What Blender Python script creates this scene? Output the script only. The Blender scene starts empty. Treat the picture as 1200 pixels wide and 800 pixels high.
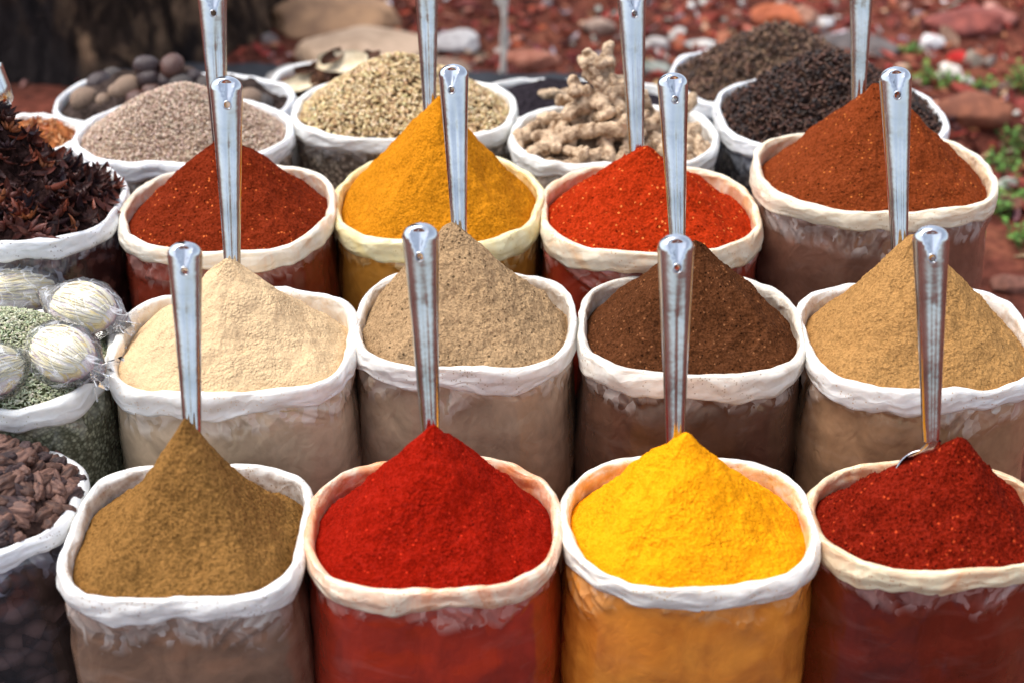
import bpy, math, random
import numpy as np
from mathutils import Vector, Matrix, Euler
random.seed(7)
rng = np.random.default_rng(11)
scene = bpy.context.scene
COL = scene.collection
PI = math.pi

# ------------------------------------------------------------------ camera
CZ, PITCH, FPX = 1.60, math.radians(31), 1800.0
cam_d = bpy.data.cameras.new('camera')
cam = bpy.data.objects.new('camera', cam_d)
COL.objects.link(cam)
cam.location = (0, 0, CZ)
cam.rotation_euler = (PI/2 - PITCH, 0, 0)
cam_d.sensor_width = 36
cam_d.lens = 36 * FPX / 1200
cam_d.clip_end = 1000
cam_d.clip_start = 0.05
cam_d.dof.use_dof = True
cam_d.dof.focus_distance = 2.12
cam_d.dof.aperture_fstop = 2.7
scene.camera = cam
_c, _s = math.cos(PITCH), math.sin(PITCH)

def ray(u, v):
    dx, dy = (u-600)/FPX, (400-v)/FPX
    return np.array([dx, _c+dy*_s, -_s+dy*_c])
def at_z(u, v, z):                      # point of the photo on the level z
    d = ray(u, v); t = (z-CZ)/d[2]
    return np.array([0, 0, CZ]) + d*t
def at_y(u, v, y):
    d = ray(u, v); t = y/d[1]
    return np.array([0, 0, CZ]) + d*t

# ------------------------------------------------------------------ noise (vectorised gradient noise)
_perm = np.random.default_rng(3).permutation(256)
_perm = np.concatenate([_perm, _perm, _perm])
_grad = np.random.default_rng(4).normal(size=(256, 3))
_grad /= np.linalg.norm(_grad, axis=1)[:, None]
def pn(p):
    p = np.asarray(p, float)
    i = np.floor(p).astype(int); f = p - i
    w = f*f*f*(f*(f*6-15)+10)
    i &= 255
    out = np.zeros(p.shape[:-1])
    for a in (0, 1):
        for b in (0, 1):
            for c in (0, 1):
                h = _perm[_perm[_perm[(i[..., 0]+a) & 255] + ((i[..., 1]+b) & 255)] + ((i[..., 2]+c) & 255)]
                g = _grad[h]
                d = f - np.array([a, b, c])
                wt = (w[..., 0] if a else 1-w[..., 0])*(w[..., 1] if b else 1-w[..., 1])*(w[..., 2] if c else 1-w[..., 2])
                out += wt*(g*d).sum(-1)
    return out*1.5
def fbm(p, octs=4, lac=2.03, gain=.5):
    a, s, o = 1., 1., 0
    for k in range(octs):
        o = o + a*pn(np.asarray(p)*s + 17.3*k); a *= gain; s *= lac
    return o
def ridge(p, octs=3, lac=2.1, gain=.5):
    a, s, o = 1., 1., 0
    for k in range(octs):
        o = o + a*(1-2*np.abs(pn(np.asarray(p)*s + 9.1*k))); a *= gain; s *= lac
    return o

# ------------------------------------------------------------------ materials
def node(nt, t, **kw):
    n = nt.nodes.new(t)
    for k, v in kw.items():
        if k.startswith('i_'):
            n.inputs[k[2:].replace('_', ' ')].default_value = v
        else:
            setattr(n, k, v)
    return n
def newmat(name):
    m = bpy.data.materials.new(name); m.use_nodes = True
    nt = m.node_tree; nt.nodes.clear()
    out = nt.nodes.new('ShaderNodeOutputMaterial')
    p = nt.nodes.new('ShaderNodeBsdfPrincipled')
    nt.links.new(p.outputs[0], out.inputs['Surface'])
    return m, nt, p, out
def rgba(c): return (c[0], c[1], c[2], 1)
def L(nt, a, b): nt.links.new(a, b)
def noise_n(nt, vec, scale, detail=3, rough=.6, dist=0):
    n = node(nt, 'ShaderNodeTexNoise'); n.inputs['Scale'].default_value = scale
    n.inputs['Detail'].default_value = detail; n.inputs['Roughness'].default_value = rough
    n.inputs['Distortion'].default_value = dist
    if vec is not None: L(nt, vec, n.inputs['Vector'])
    return n
def ramp(nt, src, p0, p1, c0=(0, 0, 0), c1=(1, 1, 1), mid=None):
    r = node(nt, 'ShaderNodeValToRGB')
    r.color_ramp.elements[0].position = p0; r.color_ramp.elements[0].color = rgba(c0)
    r.color_ramp.elements[1].position = p1; r.color_ramp.elements[1].color = rgba(c1)
    if mid:
        e = r.color_ramp.elements.new(mid[0]); e.color = rgba(mid[1])
    L(nt, src, r.inputs[0]); return r
def mix(nt, fac, a, b, mode='MIX'):
    m = node(nt, 'ShaderNodeMix', data_type='RGBA', blend_type=mode)
    for sock, v in ((m.inputs[0], fac), (m.inputs[6], a), (m.inputs[7], b)):
        if hasattr(v, 'is_output'): L(nt, v, sock)
        elif isinstance(v, (tuple, list)): sock.default_value = rgba(v)
        else: sock.default_value = v
    return m.outputs[2]
def math_n(nt, op, a, b=None, c=None):
    m = node(nt, 'ShaderNodeMath', operation=op)
    for i, v in enumerate((a, b, c)):
        if v is None: continue
        if hasattr(v, 'is_output'): L(nt, v, m.inputs[i])
        else: m.inputs[i].default_value = v
    return m.outputs[0]
def bump(nt, h, strength, dist, prev=None):
    b = node(nt, 'ShaderNodeBump')
    if hasattr(strength, 'is_output'): L(nt, strength, b.inputs['Strength'])
    else: b.inputs['Strength'].default_value = strength
    b.inputs['Distance'].default_value = dist
    L(nt, h, b.inputs['Height'])
    if prev is not None: L(nt, prev, b.inputs['Normal'])
    return b.outputs[0]
def objco(nt):
    return node(nt, 'ShaderNodeTexCoord').outputs['Object']
def mapping(nt, vec, scale, loc=(0, 0, 0)):
    m = node(nt, 'ShaderNodeMapping'); m.inputs['Scale'].default_value = scale
    m.inputs['Location'].default_value = loc
    L(nt, vec, m.inputs['Vector']); return m.outputs[0]

def powder_mat(name, c, grain=420, var=.35, fleck=None, fleck_amt=.0, clump=110, dark=None, bs=.9):
    m, nt, p, out = newmat(name)
    co = objco(nt)
    c = np.array(c)
    d = np.array(dark) if dark is not None else c*(1-var)
    l = np.minimum(c*(1+var*.7)+.004, .95)
    n1 = noise_n(nt, co, grain, 3, .7)
    n2 = noise_n(nt, co, clump, 4, .65, 0)
    vg = node(nt, 'ShaderNodeTexVoronoi'); vg.inputs['Scale'].default_value = grain*.62; L(nt, co, vg.inputs['Vector'])
    n5 = noise_n(nt, co, 22, 2, .5)
    n3 = noise_n(nt, co, 16, 3, .55)
    s = math_n(nt, 'MULTIPLY_ADD', n1.outputs[0], .58, math_n(nt, 'MULTIPLY_ADD', n2.outputs[0], .30, math_n(nt, 'MULTIPLY', n3.outputs[0], .12)))
    base = ramp(nt, s, .425, .575, tuple(d), tuple(l), (.5, tuple(c))).outputs[0]
    if fleck is not None:
        v = node(nt, 'ShaderNodeTexVoronoi'); v.inputs['Scale'].default_value = grain*.85
        L(nt, co, v.inputs['Vector'])
        sp = node(nt, 'ShaderNodeSeparateColor'); L(nt, v.outputs['Color'], sp.inputs[0])
        near = math_n(nt, 'LESS_THAN', v.outputs['Distance'], .42)
        mk = math_n(nt, 'MULTIPLY', near, math_n(nt, 'LESS_THAN', sp.outputs[0], fleck_amt))
        base = mix(nt, mk, base, fleck)
        mk2 = math_n(nt, 'MULTIPLY', near, math_n(nt, 'GREATER_THAN', sp.outputs[1], 1-fleck_amt*.9))
        base = mix(nt, mk2, base, tuple(c*.3))
    L(nt, base, p.inputs['Base Color'])
    p.inputs['Roughness'].default_value = .95
    p.inputs['Specular IOR Level'].default_value = .04
    nb = bump(nt, n2.outputs[0], bs*.8, .007)
    bg_ = node(nt, 'ShaderNodeBump'); bg_.inputs['Distance'].default_value = .0022; bg_.invert = True
    L(nt, vg.outputs['Distance'], bg_.inputs['Height']); L(nt, nb, bg_.inputs['Normal'])
    L(nt, ramp(nt, n5.outputs[0], .38, .62, (.15, .15, .15), (.95, .95, .95)).outputs[0], bg_.inputs['Strength'])
    nb = bump(nt, n1.outputs[0], bs, .0030, bg_.outputs[0])
    L(nt, nb, p.inputs['Normal'])
    return m

def rim_mat(name, c=(.80, .79, .76), stain=None, amt=0.0, dust=None):
    m, nt, p, out = newmat(name)
    co = objco(nt)
    n = noise_n(nt, co, 26, 4, .6, .8)
    base = ramp(nt, n.outputs[0], .3, .7, tuple(np.array(c)*.86), tuple(np.minimum(np.array(c)*1.07, .9))).outputs[0]
    if stain is not None:
        n2 = noise_n(nt, co, 11, 4, .65, 1.2)
        f = ramp(nt, n2.outputs[0], .62-amt*.42, .95-amt*.35).outputs[0]
        base = mix(nt, f, base, stain)
    inn = node(nt, 'ShaderNodeAttribute', attribute_name='inner')
    if stain is not None:                # dust rubbed off on the inside of the collar
        n4 = noise_n(nt, co, 60, 4, .7)
        f2 = math_n(nt, 'MULTIPLY', inn.outputs['Fac'], ramp(nt, n4.outputs[0], .35, .65).outputs[0])
        base = mix(nt, math_n(nt, 'MULTIPLY', f2, .75), base, stain)
    if dust is not None:                 # spilt grains and a smear of powder, thickest inside
        v = node(nt, 'ShaderNodeTexVoronoi'); v.inputs['Scale'].default_value = 330; L(nt, co, v.inputs['Vector'])
        sp = node(nt, 'ShaderNodeSeparateColor'); L(nt, v.outputs['Color'], sp.inputs[0])
        n6 = noise_n(nt, co, 24, 3, .6); thr = ramp(nt, n6.outputs[0], .46, .70, (0, 0, 0), (.30, .30, .30)).outputs[0]
        mk = math_n(nt, 'MULTIPLY', math_n(nt, 'LESS_THAN', v.outputs['Distance'], .38), math_n(nt, 'LESS_THAN', sp.outputs[0], thr))
        n7 = noise_n(nt, co, 48, 5, .7)
        sm = math_n(nt, 'MULTIPLY', ramp(nt, n7.outputs[0], .42, .68).outputs[0], math_n(nt, 'MULTIPLY_ADD', inn.outputs['Fac'], .55, .10))
        base = mix(nt, math_n(nt, 'MAXIMUM', math_n(nt, 'MULTIPLY', mk, .75), sm), base, dust)
    L(nt, base, p.inputs['Base Color'])
    p.inputs['Roughness'].default_value = .30
    p.inputs['Specular IOR Level'].default_value = .5
    p.inputs['Subsurface Weight'].default_value = .5
    p.inputs['Subsurface Radius'].default_value = (1, .9, .8)
    p.inputs['Subsurface Scale'].default_value = .012
    fcn = node(nt, 'ShaderNodeAttribute', attribute_name='fc').outputs['Vector']
    wr = noise_n(nt, fcn, 30, 2, .5)
    wv = node(nt, 'ShaderNodeMixRGB'); wv.inputs[0].default_value = .022
    L(nt, fcn, wv.inputs[1]); L(nt, wr.outputs['Color'], wv.inputs[2])
    v1 = node(nt, 'ShaderNodeTexVoronoi', feature='DISTANCE_TO_EDGE'); v1.inputs['Scale'].default_value = 15
    L(nt, mapping(nt, wv.outputs[0], (1, 1, 4.4)), v1.inputs['Vector'])
    v2 = node(nt, 'ShaderNodeTexVoronoi', feature='DISTANCE_TO_EDGE'); v2.inputs['Scale'].default_value = 40
    L(nt, mapping(nt, wv.outputs[0], (1, 1, 2.6), (.3, .1, .7)), v2.inputs['Vector'])
    nb = bump(nt, v1.outputs[0], .42, .011)
    nb = bump(nt, v2.outputs[0], .25, .0035, nb)
    L(nt, nb, p.inputs['Normal'])
    return m

def bag_mat(name, c, haze=(.62, .60, .58), hz=.6, grains=None, c2=None, gloss=.26, deep=.0):
    """clear polythene lying against the spice: colour of the spice, pale folds where the film stands off it"""
    m, nt, p, out = newmat(name)
    co = objco(nt)
    c = np.array(c)
    n = noise_n(nt, co, 14, 5, .6, .6)
    base = ramp(nt, n.outputs[0], .3, .72, tuple(c*.62), tuple(np.minimum(c*1.3, .9))).outputs[0]
    if grains:
        v = node(nt, 'ShaderNodeTexVoronoi'); v.inputs['Scale'].default_value = grains
        L(nt, mapping(nt, co, (1, 1, 1)), v.inputs['Vector'])
        sp = node(nt, 'ShaderNodeSeparateColor'); L(nt, v.outputs['Color'], sp.inputs[0])
        gcol = ramp(nt, sp.outputs[0], .1, .9, tuple(c*.3), c2 if c2 else tuple(c*2)).outputs[0]
        sh = ramp(nt, v.outputs['Distance'], .25, .75, (1, 1, 1), (.15, .15, .15)).outputs[0]
        gcol = mix(nt, 1.0, gcol, sh, 'MULTIPLY')
        base = mix(nt, .75, base, gcol)
    m['haze'] = [float(v) for v in haze]
    drop = node(nt, 'ShaderNodeAttribute', attribute_name='drop').outputs['Fac']   # metres below the collar
    n2 = noise_n(nt, mapping(nt, co, (1, 1, 1.6)), 20, 2, .5, 1.8)
    fold = node(nt, 'ShaderNodeTexVoronoi', feature='DISTANCE_TO_EDGE')
    fold.inputs['Scale'].default_value = 28
    dn = noise_n(nt, co, 25, 2, .5)
    dv = node(nt, 'ShaderNodeMixRGB'); dv.inputs[0].default_value = .06
    L(nt, co, dv.inputs[1]); L(nt, dn.outputs['Color'], dv.inputs[2])
    L(nt, mapping(nt, dv.outputs[0], (1.5, 1.5, .55)), fold.inputs['Vector'])
    # film standing off the spice in pleats just below the collar
    pleat = node(nt, 'ShaderNodeAttribute', attribute_name='pleat').outputs['Fac']
    vv = node(nt, 'ShaderNodeTexVoronoi'); vv.inputs['Scale'].default_value = 40
    L(nt, mapping(nt, dv.outputs[0], (1.9, 1.9, .6)), vv.inputs['Vector'])
    s2 = node(nt, 'ShaderNodeSeparateColor'); L(nt, vv.outputs['Color'], s2.inputs[0])
    shard = ramp(nt, s2.outputs[0], .2, .95).outputs[0]
    e2 = ramp(nt, math_n(nt, 'MULTIPLY_ADD', shard, .38, math_n(nt, 'SUBTRACT', pleat, .19)), .22, .62).outputs[0]
    f = math_n(nt, 'MULTIPLY', math_n(nt, 'MULTIPLY', e2, math_n(nt, 'MULTIPLY_ADD', shard, .75, .20)), hz*.9)
    streak = noise_n(nt, mapping(nt, co, (1.6, 1.6, 4)), 9, 3, .5, 1.0)
    f3 = math_n(nt, 'MULTIPLY', ramp(nt, streak.outputs[0], .55, .8).outputs[0], .10*hz)
    f = math_n(nt, 'MAXIMUM', f, f3)
    base = mix(nt, f, base, haze)
    L(nt, base, p.inputs['Base Color'])
    p.inputs['Roughness'].default_value = gloss
    p.inputs['Specular IOR Level'].default_value = .5
    p.inputs['Coat Weight'].default_value = .9
    p.inputs['Coat Roughness'].default_value = .09
    cr = noise_n(nt, mapping(nt, co, (1, 1, .8)), 12, 2, .45, .6)
    nb = bump(nt, cr.outputs[0], .22, .010)
    nb = bump(nt, fold.outputs['Distance'], .20, .008, nb)
    nb = bump(nt, vv.outputs['Distance'], math_n(nt, 'MULTIPLY', pleat, .5), .006, nb)
    L(nt, nb, p.inputs['Normal'])
    return m

def vcol_mat(name, rough=.6, spec=.4, bscale=None, bstr=.5, bdist=.002, mul=None, sss=0):
    m, nt, p, out = newmat(name)
    a = node(nt, 'ShaderNodeAttribute', attribute_name='tint')
    base = a.outputs['Color']
    co = objco(nt)
    if mul:
        n = noise_n(nt, co, mul, 4, .65)
        r = ramp(nt, n.outputs[0], .3, .7, (.5, .5, .5), (1.3, 1.3, 1.3))
        base = mix(nt, 1.0, base, r.outputs[0], 'MULTIPLY')
    L(nt, base, p.inputs['Base Color'])
    p.inputs['Roughness'].default_value = rough
    p.inputs['Specular IOR Level'].default_value = spec
    if bscale:
        n = noise_n(nt, co, bscale, 3, .6)
        L(nt, bump(nt, n.outputs[0], bstr, bdist), p.inputs['Normal'])
    return m

def solid_mat(name, c, c2=None, scale=60, rough=.6, spec=.4, bstr=.6, bdist=.003, stretch=(1, 1, 1), lo=.35, hi=.65):
    m, nt, p, out = newmat(name)
    co = mapping(nt, objco(nt), stretch)
    n = noise_n(nt, co, scale, 5, .62, .3)
    L(nt, ramp(nt, n.outputs[0], lo, hi, c2 if c2 else tuple(np.array(c)*.6), c).outputs[0], p.inputs['Base Color'])
    p.inputs['Roughness'].default_value = rough
    p.inputs['Specular IOR Level'].default_value = spec
    L(nt, bump(nt, n.outputs[0], bstr, bdist), p.inputs['Normal'])
    return m

# ------------------------------------------------------------------ mesh helpers
def mesh_np(name, V, F, mat=None, smooth=True, attrs=None, tint=None, vec=None):
    V = np.asarray(V, np.float32); F = np.asarray(F, np.int32)
    me = bpy.data.meshes.new(name)
    me.vertices.add(len(V)); me.vertices.foreach_set('co', V.ravel())
    k = F.shape[1]
    me.loops.add(F.size); me.loops.foreach_set('vertex_index', F.ravel())
    me.polygons.add(len(F)); me.polygons.foreach_set('loop_start', np.arange(0, F.size, k, dtype=np.int32))
    try: me.polygons.foreach_set('loop_total', np.full(len(F), k, np.int32))
    except Exception: pass
    me.update(calc_edges=True)
    me.polygons.foreach_set('use_smooth', np.full(len(F), smooth))
    if attrs:
        for n, v in attrs.items():
            a = me.attributes.new(n, 'FLOAT', 'POINT'); a.data.foreach_set('value', np.asarray(v, np.float32))
    if vec:
        for n, v in vec.items():
            a = me.attributes.new(n, 'FLOAT_VECTOR', 'POINT'); a.data.foreach_set('vector', np.asarray(v, np.float32).ravel())
    if tint is not None:
        a = me.color_attributes.new('tint', 'FLOAT_COLOR', 'POINT')
        t = np.ones((len(V), 4), np.float32); t[:, :3] = tint
        a.data.foreach_set('color', t.ravel())
    me.validate()
    if mat: me.materials.append(mat)
    return me
def link(name, me, loc=(0, 0, 0), parent=None, label=None, cat=None, group=None, kind=None):
    o = bpy.data.objects.new(name, me); COL.objects.link(o)
    o.location = loc
    if parent: o.parent = parent
    if label: o['label'] = label
    if cat: o['category'] = cat
    if group: o['group'] = group
    if kind: o['kind'] = kind
    return o
def grid_faces(nu, nv, wrap=True):
    """nu around (wrapping), nv along; index = j*nu+i"""
    i = np.arange(nu if wrap else nu-1); j = np.arange(nv-1)
    I, J = np.meshgrid(i, j)
    I2 = (I+1) % nu
    return np.stack([J*nu+I, J*nu+I2, (J+1)*nu+I2, (J+1)*nu+I], -1).reshape(-1, 4)
def icosphere(sub=1):
    import bmesh
    bm = bmesh.new(); bmesh.ops.create_icosphere(bm, subdivisions=sub, radius=1)
    V = np.array([v.co[:] for v in bm.verts]); F = np.array([[v.index for v in f.verts] for f in bm.faces]); bm.free()
    return V, F
def rand_rot(n, r=rng):
    q = r.normal(size=(n, 4)); q /= np.linalg.norm(q, axis=1)[:, None]
    w, x, y, z = q.T
    return np.stack([1-2*(y*y+z*z), 2*(x*y-z*w), 2*(x*z+y*w), 2*(x*y+z*w), 1-2*(x*x+z*z), 2*(y*z-x*w),
                     2*(x*z-y*w), 2*(y*z+x*w), 1-2*(x*x+y*y)], -1).reshape(-1, 3, 3)
def flat_rot(n, tilt=.4, r=rng):
    """mostly lying: random heading, small tilt"""
    a = r.uniform(0, 2*PI, n); t = r.normal(0, tilt, n); u = r.normal(0, tilt, n)
    out = np.zeros((n, 3, 3))
    for k in range(n):
        out[k] = np.array((Matrix.Rotation(a[k], 3, 'Z') @ Matrix.Rotation(t[k], 3, 'Y') @ Matrix.Rotation(u[k], 3, 'X')))
    return out
def scatter_mesh(name, bases, pos, rot, scl, tint, mat, smooth=True):
    """many small pieces as one mesh. bases: list of (V,F) of the same face size"""
    Vs, Fs, Ts = [], [], []; off = 0
    N = len(pos); pick = rng.integers(0, len(bases), N)
    for b, (bv, bf) in enumerate(bases):
        idx = np.where(pick == b)[0]
        if not len(idx): continue
        s = scl[idx]; s = s[:, None, None] if s.ndim == 1 else s[:, None, :]
        V = np.einsum('nij,nvj->nvi', rot[idx], bv[None]*s) + pos[idx][:, None]
        F = bf[None] + (np.arange(len(idx))*len(bv))[:, None, None] + off
        Vs.append(V.reshape(-1, 3)); Fs.append(F.reshape(-1, bf.shape[1]))
        Ts.append(np.repeat(tint[idx], len(bv), 0)); off += len(idx)*len(bv)
    return mesh_np(name, np.concatenate(Vs), np.concatenate(Fs), mat, smooth, tint=np.concatenate(Ts))
def pick_cols(n, cols, jit=.15, w=None):
    cols = np.array(cols, float)
    c = cols[rng.choice(len(cols), n, p=w)]
    return np.clip(c*(1+rng.normal(0, jit, (n, 1)))*(1+rng.normal(0, jit*.3, (n, 3))), .002, .95)

# ------------------------------------------------------------------ a sack
NT = 360
TH = np.linspace(0, 2*PI, NT, endpoint=False)
class Sack:
    def __init__(s, key, x0, x1, yb, yf, z, n=2.6, seed=0, roll=.0070, depth=None, cy=None, fb=18, tall=.030):
        s.key, s.z, s.seed, s.roll, s.tall = key, z, seed, roll, tall
        um = (x0+x1)/2
        pb = at_z(um, yb+4, z); pf = at_z(um, yf-fb, z)
        s.cy = (pb[1]+pf[1])/2 if cy is None else cy
        s.b = (pb[1]-pf[1])/2 if depth is None else depth/2
        t = s.cy*_c - (z-CZ)*_s
        s.cx = (um-600)/FPX*t
        s.a = (x1-x0)/FPX*t/2 - roll
        s.b -= roll*.5
        th = TH
        r = (np.abs(np.cos(th)/s.a)**n + np.abs(np.sin(th)/s.b)**n)**(-1/n)
        q = np.stack([np.cos(th)*1.3, np.sin(th)*1.3, np.full(NT, seed*3.7)], -1)
        r = r*(1 + .022*fbm(q, 3) + .008*fbm(q*4, 2))
        s.r = r
        s.out = np.stack([np.cos(th)*r, np.sin(th)*r], -1)      # collar line, local to the sack axis
        s.wz = .006*fbm(q*1.1+5, 3) + .0014*fbm(q*4+3, 2)        # the collar rises and dips
        print('%s c=(%.3f,%.3f) z=%.2f a=%.3f b=%.3f y:%.3f..%.3f x:%.3f..%.3f' % (key, s.cx, s.cy, z, s.a, s.b, s.cy-s.b-roll, s.cy+s.b+roll, s.cx-s.a-roll, s.cx+s.a+roll))

    def build(s, bmat, rmat, label, cat='sack', group='open sacks of spices set out in rows', wrinkle=1.0):
        root = link('spice_sack', None, (s.cx, s.cy, 0), None, label, cat, group)
        nrm = np.stack([np.cos(TH), np.sin(TH)], -1)
        # collar: a thick roll of doubled film, profile from inside foot over the top to outside foot
        R, H = s.roll, s.tall
        prof = [(-.80*R, -.050), (-.95*R, -.036), (-1.05*R, -.024), (-1.10*R, -.014), (-1.05*R, -.007), (-.85*R, -.002), (-.5*R, .0012),
                (0, .002), (.45*R, .001), (.8*R, -.0025), (1.0*R, -.008), (1.08*R, -H*.45), (1.08*R, -H*.62), (1.0*R, -H*.8), (.8*R, -H*.93), (.45*R, -H*1.02), (0, -H*1.04)]
        # densify
        P = np.array(prof); tt = np.linspace(0, len(P)-1, 40)
        P = np.stack([np.interp(tt, np.arange(len(P)), P[:, k]) for k in (0, 1)], -1)
        Vr = []; inner = []; fc = []
        for j, (dr, dz) in enumerate(P):
            arc = np.stack([s.out[:, 0], s.out[:, 1], np.full(NT, 0.)], -1)
            slant = tt[j]*.0035
            q = arc + np.stack([-nrm[:, 1]*slant*2, nrm[:, 0]*slant*2, np.full(NT, dz)], -1)
            th2 = TH + tt[j]*.018
            fq = np.stack([np.cos(th2)*s.r, np.sin(th2)*s.r, np.full(NT, tt[j]*.0042+s.seed)], -1); fc.append(fq)
            fold = -np.abs(pn(fq*np.array([11, 11, 62]))) - .35*np.abs(pn(fq*np.array([22, 22, 120])+7))
            f1 = fbm(q*np.array([13, 13, 34])+s.seed*7, 2)
            f2 = ridge(q*np.array([20, 20, 75])+s.seed*3+20, 1)
            hh = fbm(np.stack([np.cos(TH)*1.8, np.sin(TH)*1.8, np.full(NT, s.seed*1.3+2)], -1), 3)
            edge = min(1, abs(dz)/.01)
            thick = 1 + .28*hh
            d = dr*thick + (.0026*f1 + .0006*f2 + .0036*(fold+.3))*(1 if dr > -.5*R else .8)
            zz = dz*(1+.35*hh*edge) + s.wz + .0006*f2*(dz > -.01)
            Vr.append(np.stack([s.out[:, 0]+nrm[:, 0]*d, s.out[:, 1]+nrm[:, 1]*d, s.z+zz], -1))
            inner.append(np.full(NT, 1. if tt[j] < 4.5 else max(0, 1-(tt[j]-4.5)/2.5)))
        V = np.concatenate(Vr)
        me = mesh_np('rolled_rim', V, grid_faces(NT, len(P)), rmat, attrs={'inner': np.concatenate(inner)}, vec={'fc': np.concatenate(fc)})
        link('rolled_rim', me, parent=root)
        # bag
        zs = s.z - s.tall*.7 - np.concatenate([np.linspace(0, .10, 46), np.linspace(.105, s.z-s.tall*.7-.004, 54)])
        Vb = []; dr_ = []; pls = []
        for j, z in enumerate(zs):
            drop = s.z - s.tall*.7 - z
            k = min(1, drop/.05)
            f = drop/s.z
            bulge = -.002 + .010*math.sin(min(1, f*1.15)*PI)*1.0 - .02*max(0, f-.85)/.15
            q = np.stack([s.out[:, 0], s.out[:, 1], np.full(NT, z)], -1)
            w1 = fbm(q*np.array([9, 9, 13])+s.seed*5, 2)*.0035*k
            env = np.exp(-(drop/(.034*(1+.9*pn(np.stack([np.cos(TH)*2.9, np.sin(TH)*2.9, np.full(NT, s.seed*1.7)], -1)))))**4)
            sk_ = drop*(5.5*pn(np.stack([np.cos(TH)*1.7, np.sin(TH)*1.7, np.full(NT, s.seed*.9+3)], -1)))
            pq = np.stack([np.cos(TH+sk_*2)*s.r*30, np.sin(TH+sk_*2)*s.r*30, np.full(NT, drop*17+s.seed)], -1)
            pl = 1-2.2*np.abs(pn(pq)) ; pl2 = 1-2.2*np.abs(pn(pq*np.array([2.3, 2.3, 1.6])+5))
            pleat = np.clip(.65*pl+.35*pl2, -.6, 1)
            d = bulge + w1*.8 + wrinkle*.0075*env*(pleat-.1)*min(1, drop/.010)
            lo = 1-2.2*np.abs(pn(np.stack([np.cos(TH+drop*1.2)*s.r*13, np.sin(TH+drop*1.2)*s.r*13, np.full(NT, drop*12+s.seed)], -1)))
            d += .0009*lo*k*(1-env)
            pls.append(env*np.clip(.55+.6*pleat, 0, 1))
            Vb.append(np.stack([s.out[:, 0]+nrm[:, 0]*d, s.out[:, 1]+nrm[:, 1]*d, np.full(NT, z)], -1))
            dr_.append(np.full(NT, drop))
        V = np.concatenate(Vb+[np.array([[0, 0, .004]])])
        F = grid_faces(NT, len(zs))[:, ::-1]
        me = mesh_np('bag', V, F, bmat, attrs={'drop': np.concatenate(dr_+[np.zeros(1)]), 'pleat': np.concatenate(pls+[np.zeros(1)])})
        link('bag', me, parent=root)
        s.root = root
        return root

    # ---- what the sack holds: a heap given by its apex and the level at the collar
    def heap(s, au, av, back=0.0, p=1.0, mixp=0.0, front=.010, side=.016, rear=.036, inset=None, dome=.03, apex_z=None, shrink=1.0):
        ax_y = s.cy + back
        if apex_z is None:
            P = at_y(au, av, ax_y); az = P[2]
        else:
            P = at_y(au, av, ax_y); az = apex_z
        s.ap = np.array([P[0]-s.cx, back]); s.az = az
        ins = s.roll*1.0 if inset is None else inset
        rr = (s.r - ins)*shrink
        pts = np.stack([np.cos(TH)*rr, np.sin(TH)*rr], -1)
        v = pts - s.ap
        ang = np.arctan2(v[:, 1], v[:, 0]); dist = np.hypot(v[:, 0], v[:, 1])
        o = np.argsort(ang)
        s.hang = np.concatenate([ang[o]-2*PI, ang[o], ang[o]+2*PI]); s.hdist = np.tile(dist[o], 3)
        s.hp = (p, mixp, front, side, rear, dome)
    def edge_z(s, ang):
        p, mp, front, side, rear, dome = s.hp
        sn = np.sin(ang)
        w = np.where(sn > 0, side + (rear-side)*sn**1.2 if np.isscalar(sn) else side + (rear-side)*np.clip(sn, 0, 1)**1.2, side + (front-side)*np.clip(-sn, 0, 1))
        return s.z - w
    def height(s, x, y):
        """local x,y -> z, t (0 apex, 1 collar)"""
        p, mp, front, side, rear, dome = s.hp
        dx, dy = x-s.ap[0], y-s.ap[1]
        ang = np.arctan2(dy, dx); d = np.hypot(dx, dy)
        D = np.interp(ang, s.hang, s.hdist)
        t = d/D
        tt = (np.sqrt(t*t+dome*dome)-dome)/(math.sqrt(1+dome*dome)-dome)
        tt = np.clip(tt, 0, 1.2); u = np.clip(1-tt, 0, 1)
        g = (1-mp)*u**p + mp*u**(p*3.2)
        ez = s.edge_z(ang) + .007*pn(np.stack([np.cos(ang)*1.6, np.sin(ang)*1.6, ang*0+s.seed*2.9], -1))*np.clip(.35+np.sin(ang), .0, 1)
        return ez + (s.az-ez)*g, t
    def heap_mesh(s, name, mat, nt=600, nr=170, rough=.0019, lumps=.004, crumbs=0, gully=.0, seed=None, coarse=0, facets=0):
        sd = s.seed*2.3 if seed is None else seed
        ang = np.linspace(-PI, PI, nt, endpoint=False)
        D = np.interp(ang, s.hang, s.hdist)
        ts = np.linspace(0, 1.03, nr)**.9; ts[-1] = 1.05
        T, A = np.meshgrid(ts, ang, indexing='ij')
        X = s.ap[0] + np.cos(A)*T*D[None]; Y = s.ap[1] + np.sin(A)*T*D[None]
        Z, t = s.height(X, Y)
        q = np.stack([X, Y, Z-s.z], -1)
        fade = np.clip(T*9, 0, 1)*np.clip((1.05-T)*8, .25, 1)
        calm = np.ones_like(Z)
        r_ = np.random.default_rng(int(s.seed*13+5))
        dx, dy = X-s.ap[0], Y-s.ap[1]
        wob = .0035*fbm(q*30+sd+2, 3)
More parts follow.
